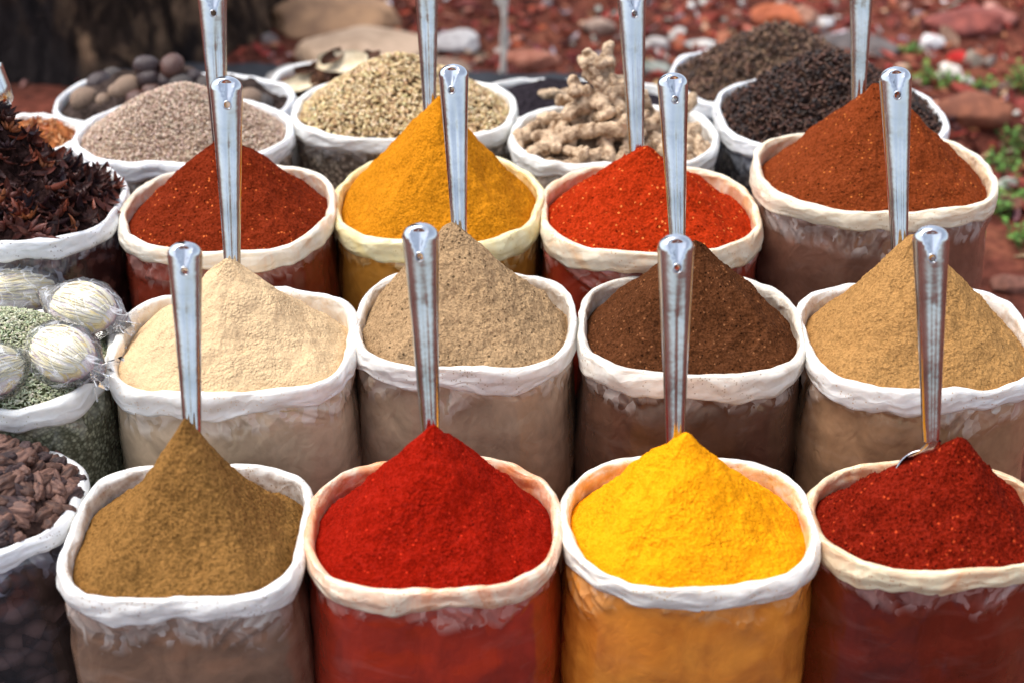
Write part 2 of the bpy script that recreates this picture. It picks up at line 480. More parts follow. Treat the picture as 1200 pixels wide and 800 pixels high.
        for kf in range(facets):
            a0 = r_.uniform(-PI*1.02, PI*.02) if kf < facets-1 else r_.uniform(0, PI)
            D0 = float(np.interp(a0, s.hang, s.hdist)); e0 = float(s.edge_z(np.array([a0]))[0])
            slope = (s.az-e0)/D0*r_.uniform(.80, .98)
            pl = s.az - .002 - slope*(dx*math.cos(a0)+dy*math.sin(a0)) - r_.uniform(.006, .019) + wob
            cut = Z-pl
            m = (cut > 0) & (np.cos(A-a0) > .3)
            Z = np.where(m, Z-cut*r_.uniform(.7, 1.0)*np.clip(T/.5, 0, 1), Z); calm = np.where(m & (cut > .0012), .45, calm)
        Z = Z + lumps*fbm(q*26+sd, 3)*fade*1.2*calm
        Z = Z + lumps*.55*ridge(q*np.array([34, 34, 10])+sd+4, 2)*fade*.6
        if gully:
            a = np.stack([np.cos(A)*1.5, np.sin(A)*1.5, T*2.2+sd], -1)
            Z = Z + gully*(fbm(a*1.6, 4))*np.clip(T*1.6, 0, 1)**1.3*np.clip((1-T)*5, 0, 1)
        Z = Z + rough*.75*fbm(q*240+sd, 2)*np.clip(T*20, .3, 1)*np.clip(.9+1.2*fbm(q*20+sd+31, 2), .35, 1.5)*calm
        Z = Z + lumps*1.1*fbm(q*13+sd+12, 2)*fade
        if crumbs:
            c = fbm(q*300+sd, 2)
            msk = np.clip(fbm(q*30+sd+8, 2)*2+.3, 0, 1)
            Z = Z + crumbs*np.clip(c-.1, 0, 1)*msk*2.2*calm
        V = np.stack([X, Y, Z], -1).reshape(-1, 3)
        return mesh_np(name, V, grid_faces(nt, nr), mat)
    def hit(s, u, v, lift=0):
        """where the photo's pixel meets the heap (world)"""
        d = ray(u, v); best = None
        for t in np.linspace(1.2, 5, 1500):
            P = np.array([0, 0, CZ]) + d*t
            z, tt = s.height(np.array([P[0]-s.cx]), np.array([P[1]-s.cy]))
            if P[2] <= z[0]+lift and tt[0] < 1.15: return P
        return at_z(u, v, s.z)
    def sample(s, n, tmax=.97, spread=1.0):
        """n random points over the heap; local coordinates"""
        out = []
        while len(out) < n:
            a = rng.uniform(-PI, PI, n*2); rr = np.sqrt(rng.uniform(0, 1, n*2))*s.a*1.3
            x, y = np.cos(a)*rr, np.sin(a)*rr*s.b/s.a
            z, t = s.height(x, y)
            k = t < tmax
            out.extend(np.stack([x[k], y[k], z[k]], -1)[:n-len(out)])
        return np.array(out)
#--SACKS--

# ------------------------------------------------------------------ the sacks
WHITE = (.86, .85, .81); CREAM = (.80, .70, .53); BLUISH = (.84, .86, .88)
D = {}
def sk(key, *a, **k): D[key] = Sack(key, *a, **k); return D[key]
sk('A', 80, 363, 540, 722, .42, n=3.6, seed=1, tall=.030)
sk('B', 358, 661, 532, 713, .42, n=2.7, seed=2)
sk('C', 658, 958, 530, 708, .42, n=2.7, seed=3)
sk('D', 948, 1240, 538, 689, .42, n=2.7, seed=4)
sk('E', -165, 95, 517, 672, .42, n=2.6, seed=5)
sk('F', 134, 419, 334, 480, .50, n=3.4, seed=6, tall=.034)
sk('G', 414, 676, 314, 452, .50, n=3.0, seed=7, tall=.034)
sk('H', 675, 942, 320, 459, .50, n=2.9, seed=8, tall=.034)
sk('I', 937, 1213, 328, 476, .50, n=2.9, seed=9, tall=.034)
sk('J', -135, 132, 360, 499, .49, n=2.7, seed=10)
sk('K', -130, 148, 186, 305, .56, n=2.6, seed=11)
sk('L', 144, 393, 190, 313, .555, n=2.7, seed=12)
sk('M', 389, 638, 178, 311, .54, n=2.5, seed=13, fb=23, tall=.036)
sk('N', 630, 890, 190, 322, .54, n=2.5, seed=14, fb=23, tall=.036)
sk('O', 883, 1164, 150, 268, .58, n=2.7, seed=15)
sk('P', -40, 97, 132, 200, .52, n=2.4, seed=16)
sk('R', 88, 343, 113, 212, .53, n=2.4, seed=17)
sk('S', 343, 605, 86, 182, .53, n=2.5, seed=18)
sk('T', 598, 842, 118, 214, .53, n=2.5, seed=19)
sk('W', 838, 1107, 86, 196, .53, n=2.7, seed=20)
sk('Q', 65, 345, 82, 168, .44, n=2.5, seed=21)
sk('V', 315, 500, 66, 140, .40, n=2.4, seed=22)
sk('U', 548, 790, 88, 160, .42, n=2.5, seed=23)
sk('X', 785, 1034, 50, 146, .46, n=2.5, seed=24)

r_white = rim_mat('white_film', WHITE)
r_blue = rim_mat('cool_white_film', BLUISH)
r_cream = rim_mat('cream_film', (.82, .77, .66), stain=(.70, .42, .20), amt=.30)
def rs(name, base, st, amt): return rim_mat(name, base, stain=st, amt=amt, dust=tuple(np.array(st)*.7))

# powders: linear base colours
C = dict(A=(.24, .118, .032), B=(.27, .007, .0012), C=(.90, .335, .004), D=(.18, .009, .002), F=(.70, .50, .29), G=(.41, .265, .14),
         H=(.095, .032, .011), I=(.42, .222, .075), L=(.17, .019, .004), M=(.54, .20, .007), N=(.38, .026, .003), O=(.19, .036, .008))
spec = {
 'A': dict(ap=(217, 490), back=.010, p=.9, mixp=.52, dome=.06, lab='olive brown ground spice heaped to a narrow point in the white squarish front sack', nm='brown', front=.010),
 'B': dict(ap=(509, 498), back=.02, p=1.05, mixp=.05, lab='vivid red chilli powder heaped in a cone just left of the bright yellow heap', nm='vivid red'),
 'C': dict(ap=(806, 507), back=.015, p=1.1, mixp=.08, lab='bright yellow turmeric powder heaped in a cone in the front row', nm='bright yellow'),
 'D': dict(ap=(1126, 512), back=.02, p=1.1, mixp=.10, lab='dark crimson crumbly chilli powder heaped at the right end of the front row', nm='dark crimson'),
 'F': dict(ap=(268, 304), back=.01, p=1.0, mixp=.30, dome=.17, lab='pale cream beige powder with a blunt narrow peak, in the second row', nm='pale beige'),
 'G': dict(ap=(530, 261), back=.03, p=1.0, mixp=.05, dome=.19, lab='greyish tan clumpy powder heaped directly behind the vivid red chilli sack', nm='greyish tan'),
 'H': dict(ap=(815, 282), back=.02, p=1.05, mixp=.05, lab='dark chocolate brown powder heaped directly behind the bright yellow heap', nm='dark brown'),
 'I': dict(ap=(1078, 275), back=.02, p=1.1, mixp=.08, lab='golden tan ground coriander powder heaped behind the dark crimson chilli', nm='golden tan'),
 'L': dict(ap=(262, 160), back=.02, p=1.05, mixp=.02, lab='reddish brown chilli powder cone standing behind the pale cream beige heap', nm='reddish brown'),
 'M': dict(ap=(515, 113), back=.02, p=1.0, mixp=.06, lab='dark yellow ochre turmeric cone standing behind the greyish tan heap', nm='ochre yellow'),
 'N': dict(ap=(760, 173), back=.02, p=1.02, mixp=.04, lab='orange red coarse chilli powder cone standing in front of the dried ginger roots', nm='orange red'),
 'O': dict(ap=(1024, 98), back=.02, p=1.15, mixp=.05, lab='rust brown chilli powder cone right in front of the dark cloves', nm='rust brown'),
}
fl = {'D': ((.50, .055, .015), .05), 'N': ((.8, .22, .05), .05), 'L': ((.6, .13, .03), .05), 'H': ((.25, .10, .04), .06), 'O': ((.5, .14, .03), .04), 'G': ((.2, .12, .06), .05), 'B': ((.6, .03, .01), .02)}
gr = dict(A=260, B=330, C=330, D=260, F=420, G=260, H=300, I=300, L=300, M=330, N=270, O=300)
var = dict(A=.38, B=.28, C=.16, D=.42, F=.12, G=.30, H=.40, I=.26, L=.40, M=.26, N=.36, O=.34)
cr = dict(A=.0010, B=.0016, C=.0014, D=.0032, F=.0005, G=.0018, H=.0014, I=.0016, L=.0012, M=.0010, N=.0022, O=.0012)
for k, sp in spec.items():
    s = D[k]
    s.heap(sp['ap'][0], sp['ap'][1], dome=sp.get('dome', dict(D=.15, I=.12, O=.13, N=.11, C=.11, M=.10, L=.09).get(k, .08)), back=sp['back'], p=sp['p']*.92, mixp=sp['mixp'], front=sp.get('front', .009), side=.020, rear=.046)
    fk = fl.get(k, (None, 0))
    rg = dict(A=.0017, B=.0009, C=.0010, D=.0028, F=.0008, G=.0020, H=.0016, I=.0018, L=.0013, M=.0013, N=.0018, O=.0013)[k]
    m = powder_mat('powder_'+sp['nm'].replace(' ', '_'), C[k], bs=min(1, .35+rg*300), grain=gr[k], var=var[k], fleck=fk[0], fleck_amt=fk[1])
    me = s.heap_mesh('powder_heap', m, crumbs=cr[k], rough=rg, facets=7, gully=.006, lumps=.0035 if k not in 'CG' else .005)
    link('powder_heap', me, (s.cx, s.cy, 0), label=sp['lab'], cat='spice powder', group='heaps of ground spice')

sack_label = {
 'A': 'squarish clear bag of brown powder with a white rolled rim, front row',
 'B': 'clear bag with an orange stained rolled rim holding vivid red chilli, front row',
 'C': 'orange looking clear bag with a white rolled rim holding bright yellow turmeric',
 'D': 'deep red clear bag with a cream stained rim holding crumbly crimson chilli',
 'E': 'dark bag of brown pods with a thick white rim at the lower left corner',
 'F': 'cream coloured squarish bag with a white rim holding the pale beige powder',
 'G': 'grey brown clear bag with a white rim holding the greyish tan powder',
 'H': 'dark brown clear bag with an off white rim holding chocolate brown powder',
 'I': 'brown clear bag with a white rim holding golden tan powder',
 'J': 'bag of green fennel seed with a white rim and wrapped packets on top',
 'K': 'dark bag with a white rim overflowing with star anise, at the left edge',
 'L': 'dark red clear bag with a cream rim holding the reddish brown chilli cone',
 'M': 'yellow tinted clear bag with a pale yellow rim holding ochre turmeric',
 'N': 'clear bag with a cream orange rim holding the orange red chilli cone',
 'O': 'tall clear brown bag with a cream rim holding rust brown chilli, by the open ground',
 'P': 'small white rimmed bag of orange mace flakes behind the star anise',
 'R': 'white rimmed bag of beige sesame like seeds, in front of the nutmegs',
 'S': 'white rimmed bag of coriander seeds, grains showing through its side',
 'T': 'white rimmed bag piled with knobbly dried ginger roots',
 'W': 'bluish clear bag with a white rim holding the blackish cloves',
 'Q': 'white rimmed bag of round brown nutmegs in front of the tree trunk',
 'V': 'white rimmed bag of pale bark pieces behind the coriander seeds',
 'U': 'white rimmed bag of fine black seed behind the ginger roots',
 'X': 'white rimmed bag of lighter brown cloves, rearmost at the right',
}
W = (.66, .64, .60)
bags = {
 'A': (bag_mat('bag_brown', (.23, .13, .08), (.62, .57, .52), .75), r_white),
 'B': (bag_mat('bag_red', (.38, .026, .008), (.66, .40, .34), .7), rs('film_orange_stained', (.84, .74, .58), (.80, .26, .07), .55)),
 'C': (bag_mat('bag_orange', (.88, .25, .03), (.85, .50, .22), .5), rs('film_yellow_dusted', (.83, .80, .74), (.82, .50, .12), .03)),
 'D': (bag_mat('bag_crimson', (.14, .013, .005), (.52, .33, .30), .6), rs('film_rusty', (.82, .72, .50), (.70, .30, .12), .45)),
 'E': (bag_mat('bag_pods', (.055, .040, .045), (.34, .36, .45), .7, grains=42, c2=(.16, .10, .09), gloss=.18), r_blue),
 'F': (bag_mat('bag_cream', (.56, .42, .28), (.78, .72, .64), .7), r_white),
 'G': (bag_mat('bag_tan', (.42, .30, .20), (.66, .60, .53), .6), rs('film_tan_dusted', (.81, .79, .74), (.55, .42, .28), .05)),
 'H': (bag_mat('bag_dark_brown', (.12, .056, .034), (.52, .47, .43), .7), rs('film_off_white', (.80, .76, .68), (.50, .36, .22), .08)),
 'I': (bag_mat('bag_golden_brown', (.34, .19, .10), (.66, .58, .50), .65), r_white),
 'J': (bag_mat('bag_green_seed', (.27, .29, .18), (.55, .57, .50), .35, grains=210, c2=(.50, .52, .36)), r_white),
 'K': (bag_mat('bag_star_anise', (.05, .026, .028), (.36, .38, .46), .8, grains=60, c2=(.15, .06, .045), gloss=.18), r_blue),
 'L': (bag_mat('bag_dark_red', (.19, .024, .010), (.52, .34, .30), .55), r_cream),
 'M': (bag_mat('bag_ochre', (.46, .20, .03), (.76, .60, .32), .5), rs('film_yellow', (.85, .78, .50), (.80, .62, .20), .35)),
 'N': (bag_mat('bag_orange_red', (.26, .025, .010), (.60, .40, .34), .5), rs('film_orange', (.83, .74, .58), (.78, .42, .16), .35)),
 'O': (bag_mat('bag_rust', (.19, .085, .055), (.56, .48, .44), .7), rs('film_cream', (.84, .76, .60), (.72, .46, .22), .22)),
 'P': (bag_mat('bag_plain', (.5, .4, .3), W, .6), r_white),
 'R': (bag_mat('bag_sesame', (.42, .34, .27), W, .6, grains=260), r_blue),
 'S': (bag_mat('bag_coriander', (.26, .21, .16), (.62, .60, .58), .55, grains=150, c2=(.50, .42, .32)), r_white),
 'T': (bag_mat('bag_ginger', (.40, .33, .25), W, .8, grains=40), r_white),
 'W': (bag_mat('bag_cloves', (.075, .075, .09), (.44, .48, .54), .8, grains=90, c2=(.16, .14, .13), gloss=.16), r_blue),
 'Q': (bag_mat('bag_nutmeg', (.25, .22, .20), (.6, .62, .66), .9), r_blue),
 'V': (bag_mat('bag_bark', (.3, .26, .2), W, .9), r_white),
 'U': (bag_mat('bag_black_seed', (.07, .06, .07), (.5, .5, .52), .8), r_white),
 'X': (bag_mat('bag_brown_cloves', (.13, .11, .10), (.46, .48, .52), .8, grains=90, c2=(.25, .2, .16), gloss=.16), r_blue),
}
dustc = dict(A=(.30, .17, .07), B=(.50, .06, .02), C=(.85, .50, .06), D=(.40, .05, .02), F=(.66, .50, .32), G=(.42, .30, .18), H=(.16, .08, .045), I=(.50, .30, .14),
             L=(.40, .11, .04), M=(.75, .42, .06), N=(.60, .12, .03), O=(.42, .15, .06), J=(.42, .43, .28), E=(.25, .18, .15), K=(.16, .08, .06))
for k in D:
    rm = bags[k][1]
    if k in dustc and rm in (r_white, r_blue): rm = rim_mat('film_with_dust', WHITE if rm is r_white else BLUISH, dust=dustc[k])
    D[k].build(bags[k][0], rm, sack_label[k])

# ------------------------------------------------------------------ whole spices
sphV, sphF = icosphere(1)
sph2V, sph2F = icosphere(2)
seed_mat = vcol_mat('seed_skin', .55, .35, 900, .4, .0008)
# coriander seed
s = D['S']; s.heap(465, 66, back=.02, p=.85, mixp=0, dome=.12, front=.012, rear=.03)
base_m = powder_mat('seed_bed', (.15, .095, .05), grain=220, var=.6)
bm = s.heap_mesh('x', base_m, nt=200, nr=60, lumps=.0015, rough=.001)
def seeds(name, s, n, size, cols, squash=(1, 1, 1), jit=.14, lift=.3, tmax=.99, mat=seed_mat, rot=None, w=None, base=(sphV, sphF), sub=.003):
    P = s.sample(n, tmax)
    P[:, 2] += rng.uniform(-.6, 1, n)*size*lift
    P[:, 2] += .0035*fbm(P*26+s.seed*2.3, 3) + .004
    sc = np.array(squash)[None]*size*rng.uniform(.82, 1.18, (n, 1))
    R = rand_rot(n) if rot is None else rot(n)
    return scatter_mesh(name, [base] if not isinstance(base, list) else base, P, R, sc, pick_cols(n, cols, jit, w), mat)
def join_bed(s, me_seed, me_bed, name, label, cat):
    """the seeds and the bed they lie on are one uncountable mass"""
    o = link(name, me_seed, (s.cx, s.cy, 0), label=label, cat=cat, kind='stuff')
    b = link(name, me_bed, (0, 0, 0), parent=o); b['kind'] = 'stuff'
    return o
join_bed(s, seeds('coriander_seed', s, 6500, .0031, [(.62, .47, .25), (.50, .35, .17), (.72, .58, .36), (.34, .22, .10)], lift=.9),
         bm, 'coriander_seed', 'pale tan round coriander seeds mounded in the white rimmed sack', 'seed')
# sesame / ajwain
s = D['R']; s.heap(212, 103, back=.01, p=.95, mixp=0, dome=.35, front=.012, rear=.03)
bed = s.heap_mesh('x', powder_mat('pale_seed_bed', (.42, .30, .21), grain=300, var=.4), nt=200, nr=60, lumps=.0015, rough=.001)
join_bed(s, seeds('pale_seed', s, 12000, .0028, [(.62, .47, .36), (.50, .36, .27), (.74, .60, .48), (.32, .21, .15)], (1, .45, .45), lift=.9),
         bed, 'pale_seed', 'tiny pinkish beige seeds in a low mound beside the nutmegs', 'seed')
# fennel
s = D['J']; s.heap(-10, 372, back=.0, p=.9, mixp=0, dome=.5, front=.014, rear=.03)
bed = s.heap_mesh('x', powder_mat('fennel_bed', (.14, .15, .07), grain=220, var=.5), nt=200, nr=60, lumps=.0015, rough=.001)
join_bed(s, seeds('fennel_seed', s, 12000, .0037, [(.40, .42, .26), (.50, .51, .35), (.28, .31, .18), (.60, .60, .44)], (1, .30, .30), lift=.5, rot=lambda n: flat_rot(n, .35)),
         bed, 'fennel_seed', 'grey green fennel seeds beneath the wrapped packets at the left edge', 'seed')
# black seed
s = D['U']; s.heap(640, 96, back=.03, p=.8, mixp=0, dome=.3, front=.02, rear=.03)
me = s.heap_mesh('x', powder_mat('black_seed', (.030, .024, .030), grain=330, var=.6), crumbs=.001)
link('black_seed', me, (s.cx, s.cy, 0), label='fine bluish black seed behind the ginger roots', cat='seed', kind='stuff')
# cloves: stalk with a small head
def clove_base():
    prof = [(-1, .07), (-.5, .12), (.2, .15), (.5, .20), (.66, .44), (.70, .22), (.85, .26), (1.0, .05)]
    n = 6; V = []
    for z, r in prof:
        for i in range(n): V.append((z, r*math.cos(2*PI*i/n), r*math.sin(2*PI*i/n)))
    return np.array(V), grid_faces(n, len(prof))
cl = clove_base()
clove_m = vcol_mat('clove_skin', .55, .4, 500, .5, .001)
s = D['W']; s.heap(972, 66, back=.03, p=1.0, mixp=0, dome=.22, front=.012, rear=.03)
bed = s.heap_mesh('x', powder_mat('clove_bed', (.025, .014, .011), grain=160, var=.6), nt=200, nr=60, lumps=.0015, rough=.001)
join_bed(s, seeds('dark_clove', s, 3000, .0088, [(.040, .020, .014), (.075, .032, .02), (.022, .013, .012), (.12, .055, .035)], lift=.8, rot=lambda n: flat_rot(n, .75), base=cl, mat=clove_m),
         bed, 'dark_clove', 'blackish cloves mounded behind the rust brown chilli cone', 'spice')
s = D['X']; s.heap(915, 33, back=.03, p=1.0, mixp=0, dome=.22, front=.012, rear=.03)
bed = s.heap_mesh('x', powder_mat('brown_clove_bed', (.06, .038, .026), grain=160, var=.6), nt=200, nr=60, lumps=.0015, rough=.001)
join_bed(s, seeds('brown_clove', s, 2800, .0085, [(.10, .052, .034), (.17, .09, .055), (.05, .028, .02), (.26, .15, .09)], lift=.8, rot=lambda n: flat_rot(n, .75), base=cl, mat=clove_m),
         bed, 'brown_clove', 'greyish brown cloves mounded in the rearmost sack on the right', 'spice')

# nutmegs
def blob(name, axes, amp, freq, seed, mat, sub=3, grooves=0):
    V, F = icosphere(sub)
    n = V.copy()
    d = amp*fbm(V*freq+seed, 3)
    if grooves:
        a = np.arctan2(V[:, 2], V[:, 1]); d = d + grooves*np.cos(a*6+seed)*(1-V[:, 0]**2)
    V = V*(1+d)[:, None]*np.array(axes)
    me = mesh_np(name, V, F, mat); return me
nut_m = [solid_mat('nutmeg_dark', (.060, .030, .028), (.016, .010, .012), 40, .3, .5, .5, .002),
         solid_mat('nutmeg_reddish', (.14, .055, .036), (.04, .020, .018), 40, .32, .5, .5, .002),
         solid_mat('nutmeg_pale', (.40, .27, .18), (.10, .065, .05), 40, .6, .35, .5, .003),
         solid_mat('nutmeg_grey', (.12, .10, .09), (.04, .034, .034), 40, .6, .3, .5, .002)]
nut_lab = ['nearly black smooth nutmeg lying in the bag before the trunk', 'smooth red brown nutmeg on the pile before the trunk',
           'pale tan rough nutmeg in the bag before the trunk', 'dull grey nutmeg in the bag before the trunk']
s = D['Q']; s.heap(185, 88, back=.0, p=.8, mixp=0, dome=.4, front=.03, rear=.04)
me = s.heap_mesh('x', powder_mat('nutmeg_bed', (.05, .035, .03), grain=60, var=.6), nt=160, nr=50, lumps=.01)
link('nutmeg_bed', me, (s.cx, s.cy, 0), label='dark layer of nutmegs filling the bag beneath the top ones', cat='spice', kind='stuff')
nuts = [(100, 117, 2, .024, 0), (117, 98, 0, .023, .0), (121, 118, 2, .014, 0), (150, 103, 2, .023, 0), (139, 108, 2, .017, 0), (172, 78, 0, .021, .035), (202, 78, 1, .022, .035), (174, 92, 0, .021, .016),
        (179, 108, 1, .021, 0), (213, 102, 3, .024, .006), (240, 102, 3, .02, .0), (192, 96, 0, .018, .01), (226, 92, 0, .017, .01), (250, 111, 1, .018, 0), (293, 118, 2, .024, 0), (270, 104, 0, .02, 0), (308, 122, 3, .018, 0),
        (160, 118, 1, .02, 0), (132, 90, 3, .018, 0)]
nut_mesh = [blob('nutmeg', (1.12, .92, .92), .06, 2.2, i*3, nut_m[i]) for i in range(4)]
for i, (u, v, k, r, lift) in enumerate(nuts):
    P = s.hit(u, v, lift)
    o = link('nutmeg', nut_mesh[k], P, label=nut_lab[k], cat='nutmeg', group=['near black nutmegs', 'red brown nutmegs', 'pale nutmegs', 'grey nutmegs'][k])
    o.rotation_euler = (rng.uniform(0, 6), rng.uniform(-.5, .5), rng.uniform(0, 6)); r *= 1.15; o.scale = (r, r, r)

# dried ginger: knobbly fused fingers (voxel-joined, then worn by noise)
gin_m = solid_mat('dried_ginger', (.62, .46, .31), (.20, .12, .065), 46, .8, .2, 1.0, .006, lo=.36, hi=.58)
def remeshed(V, F, mat, vox, name, amp=.0016, fr=60, seed=0, ringed=0):
    me = mesh_np('tmp', V, F)
    o = bpy.data.objects.new('tmp', me); COL.objects.link(o)
    md = o.modifiers.new('r', 'REMESH'); md.mode = 'VOXEL'; md.voxel_size = vox
    dg = bpy.context.evaluated_depsgraph_get(); dg.update()
    me2 = bpy.data.meshes.new_from_object(o.evaluated_get(dg)); me2.name = name
    bpy.data.objects.remove(o); bpy.data.meshes.remove(me)
    n = len(me2.vertices); co = np.zeros(n*3, np.float32); me2.vertices.foreach_get('co', co); co = co.reshape(-1, 3)
    nn = np.zeros(n*3, np.float32); me2.vertices.foreach_get('normal', nn); nn = nn.reshape(-1, 3)
    d = amp*fbm(co*fr+seed, 3) - amp*.7*np.clip(ridge(co*fr*1.7+seed, 2)-.6, 0, 1)
    d = d + (.0009*(1-2*np.abs(pn(co*np.array([200, 50, 50])+seed))) + .0012*np.abs(pn(co*110+seed))*-1 + .0036*pn(co*55+seed*3) - .0034*np.abs(pn(co*38+seed*5))) 
    co = co + nn*d[:, None]
    me2.vertices.foreach_set('co', co.astype(np.float32).ravel())
    me2.polygons.foreach_set('use_smooth', np.ones(len(me2.polygons), bool))
    me2.materials.clear(); me2.materials.append(mat); me2.update()
    return me2
def ginger(seed, L_=.085, arms=3, thick=.0125):
    r = random.Random(seed); Vs, Fs = [], []; off = 0
    def lobe(p, q, r0, r1):
        nonlocal off
        n = 5
        for i in range(n+1):
            t = i/n; c = p.lerp(q, t); rad = (r0+(r1-r0)*t)*r.uniform(.88, 1.14)*(1+.12*math.sin(t*9))
            V = sph2V*rad + np.array(c)
            Vs.append(V); Fs.append(sph2F+off); off += len(V)
    a = Vector((-L_/2, 0, 0)); pts = [a]; d = Vector((1, 0, 0))
    for k in range(3):
        d = (d + Vector((0, r.uniform(-.5, .5), r.uniform(-.3, .3)))).normalized(); pts.append(pts[-1] + d*L_/3)
    for k in range(3): lobe(pts[k], pts[k+1], thick*r.uniform(.75, 1.1), thick*r.uniform(.6, 1.0))
    for k in range(arms):
        p = pts[r.randint(0, 3)]; ang = r.uniform(0, 6.28)
        q = p + Vector((r.uniform(-.5, .5), math.cos(ang), math.sin(ang)*.6)).normalized()*L_*r.uniform(.22, .36)
        lobe(p, q, thick*r.uniform(.7, 1.0), thick*r.uniform(.5, .85))
        if r.random() < .4:
            q2 = q + Vector((r.uniform(-1, 1), r.uniform(-1, 1), r.uniform(-.5, .5))).normalized()*L_*.16
            lobe(q, q2, thick*.6, thick*.5)
    return remeshed(np.concatenate(Vs), np.concatenate(Fs), gin_m, .0019, 'ginger_root', seed=seed)
gm = [ginger(i, L_=[.085, .10, .07, .095, .06, .08, .11][i], arms=[2, 1, 3, 1, 2, 3, 4][i], thick=[.0165, .0145, .0185, .015, .017, .0175, .0175][i]) for i in range(7)]
s = D['T']; s.heap(712, 92, back=.01, p=1.0, mixp=.55, dome=.15, front=.03, rear=.035, shrink=.97)
bed = s.heap_mesh('x', solid_mat('ginger_bed', (.36, .26, .17), (.10, .065, .04), 50, .8, .2), nt=160, nr=50, lumps=.014)
link('ginger_bed', bed, (s.cx, s.cy, -.012), label='ginger roots packed under the top ones in the bag', cat='spice', kind='stuff')
# (u, v, mesh, angle in the picture plane (deg), scale, lift, tip-up)
gl = [(714, 88, 6, 75, 1.0, .030, .9), (700, 78, 2, 100, .85, .040, .8), (655, 108, 3, 10, .75, .028, .2), (683, 112, 5, -55, .8, .03, .5), (715, 122, 1, -60, .9, .02, .5),
      (690, 128, 0, 20, .95, .016, .1), (660, 134, 3, 15, .9, .014, .1), (624, 152, 2, 60, .9, .010, .3), (648, 156, 5, 20, .8, .012, .1), (700, 158, 3, -6, 1.0, .012, 0),
      (690, 178, 1, -5, .85, .010, 0), (644, 176, 0, 25, .95, .012, .1), (718, 176, 4, 80, .8, .010, .3), (733, 184, 4, 60, .7, .010, .3), (660, 192, 4, 10, .8, .008, 0), (690, 192, 4, 30, .65, .008, 0),
      (738, 140, 5, 30, .8, .014, .2), (765, 140, 2, 70, .7, .012, .3), (775, 165, 0, 30, .65, .010, .2), (815, 155, 2, 60, .7, .012, .3), (824, 178, 5, 100, .65, .008, .2), (800, 190, 4, 0, .7, .006, 0),
      (757, 190, 3, 20, .65, .006, 0), (802, 130, 4, 45, .7, .010, .2), (640, 196, 2, 15, .6, .0, 0), (730, 105, 5, 80, .7, .02, .5), (748, 120, 4, 30, .7, .014, .2), (612, 172, 4, 70, .7, .004, .2)]
for i, (u, v, k, ang, sc, lift, up) in enumerate(gl):
    P = s.hit(u, v, lift) if True else None
    lab = {0: 'largest branching ginger root standing upright at the top of the pile', 1: 'short knobbly ginger root leaning on the topmost one'}.get(i, 'knobbly pale dried ginger root lying in the pile below the topmost roots')
    o = link('ginger_root', gm[k], P, label=lab, cat='ginger', group='dried ginger roots piled in the bag')
    a = math.radians(ang)
    o.rotation_euler = (Matrix.Rotation(-PITCH*0-up*.2, 3, 'X') @ Matrix.Rotation(-a*(1 if up > .3 else .35), 3, 'Y') @ Matrix.Rotation(a*(.2 if up > .3 else .8), 3, 'Z') @ Matrix.Rotation(i*1.3, 3, 'X')).to_euler()
    o.scale = (sc*.92,)*3

for P in s.sample(46, .95):
    o = link('ginger_root', gm[int(rng.integers(6))], (s.cx+P[0], s.cy+P[1], P[2]-.004), label='knobbly pale dried ginger root lying in the pile below the topmost roots', cat='ginger', group='dried ginger roots piled in the bag')
    o.rotation_euler = (rng.uniform(0, 6), rng.normal(0, .3), rng.uniform(0, 6.28)); k = rng.uniform(.6, .8); o.scale = (k, k, k)
# star anise
sa_m = vcol_mat('star_anise_husk', .5, .45, 260, .7, .002, mul=120)
def star(seed, n=8, R=.016):
    r = random.Random(seed); V = []; F = []
    for k in range(n):
        a = 2*PI*k/n + r.uniform(-.12, .12); Lr = R*r.uniform(.65, 1.15); up = r.uniform(.1, .5); h = R*.42
        ca, sa_ = math.cos(a), math.sin(a)
        # boat shaped pod: two lips, keel and a tip
        prof = [(0.05, .05, .0, .1), (.3, .18, .0, .5), (.6, .24, .10, .45), (.85, .12, .30, .2), (1.05, .01, .55, .0)]
        b = len(V)
        for (x, w, zt, dp) in prof:
            for (yy, zz) in ((-w, zt), (-w*.55, zt-dp*.6), (0, zt-dp), (w*.55, zt-dp*.6), (w, zt), (w*.5, zt-.16 if w > .1 else zt), (-w*.5, zt-.16 if w > .1 else zt)):
                X, Y, Z = x*Lr, yy*Lr, (zz*.8 + up*x)*h*1.6
                V.append((X*ca-Y*sa_, X*sa_+Y*ca, Z))
        m = 7
        for j in range(len(prof)-1):
            for i in range(m):
                F.append((b+j*m+i, b+j*m+(i+1) % m, b+(j+1)*m+(i+1) % m, b+(j+1)*m+i))
    return np.array(V), np.array(F)
def podlike(seed, L_=.02):
    """a curled dark husk fragment"""
    r = random.Random(seed); V = []; nu, nv = 5, 9
    bend = r.uniform(.3, 1.2)
    for j in range(nv):
        t = j/(nv-1); w = math.sin(PI*min(1, t*.95+.03))**.7*L_*r.uniform(.26, .32)
        for i in range(nu):
            a = (i/(nu-1)-.5)*2.6
            V.append(((t-.5)*2*L_, w*math.sin(a), w*(1-math.cos(a)) + bend*L_*.5*(2*t-1)**2))
    F = grid_faces(nu, nv, wrap=False)
    return np.array(V), F
s = D['K']; s.heap(-34, 100, back=.0, p=1.0, mixp=.5, dome=.12, front=.012, side=.004, rear=.03, inset=.006)
bed = s.heap_mesh('x', powder_mat('husk_bed', (.030, .014, .012), grain=90, var=.6), nt=400, nr=120, lumps=.006, crumbs=.006, rough=.004)
link('star_anise_bed', bed, (s.cx, s.cy, 0), label='dark broken husks packed beneath the star anise pods', cat='spice', kind='stuff')
sa_tints = [(.060, .018, .014), (.11, .026, .017), (.032, .012, .016), (.20, .045, .022), (.32, .10, .035)]
SM = []
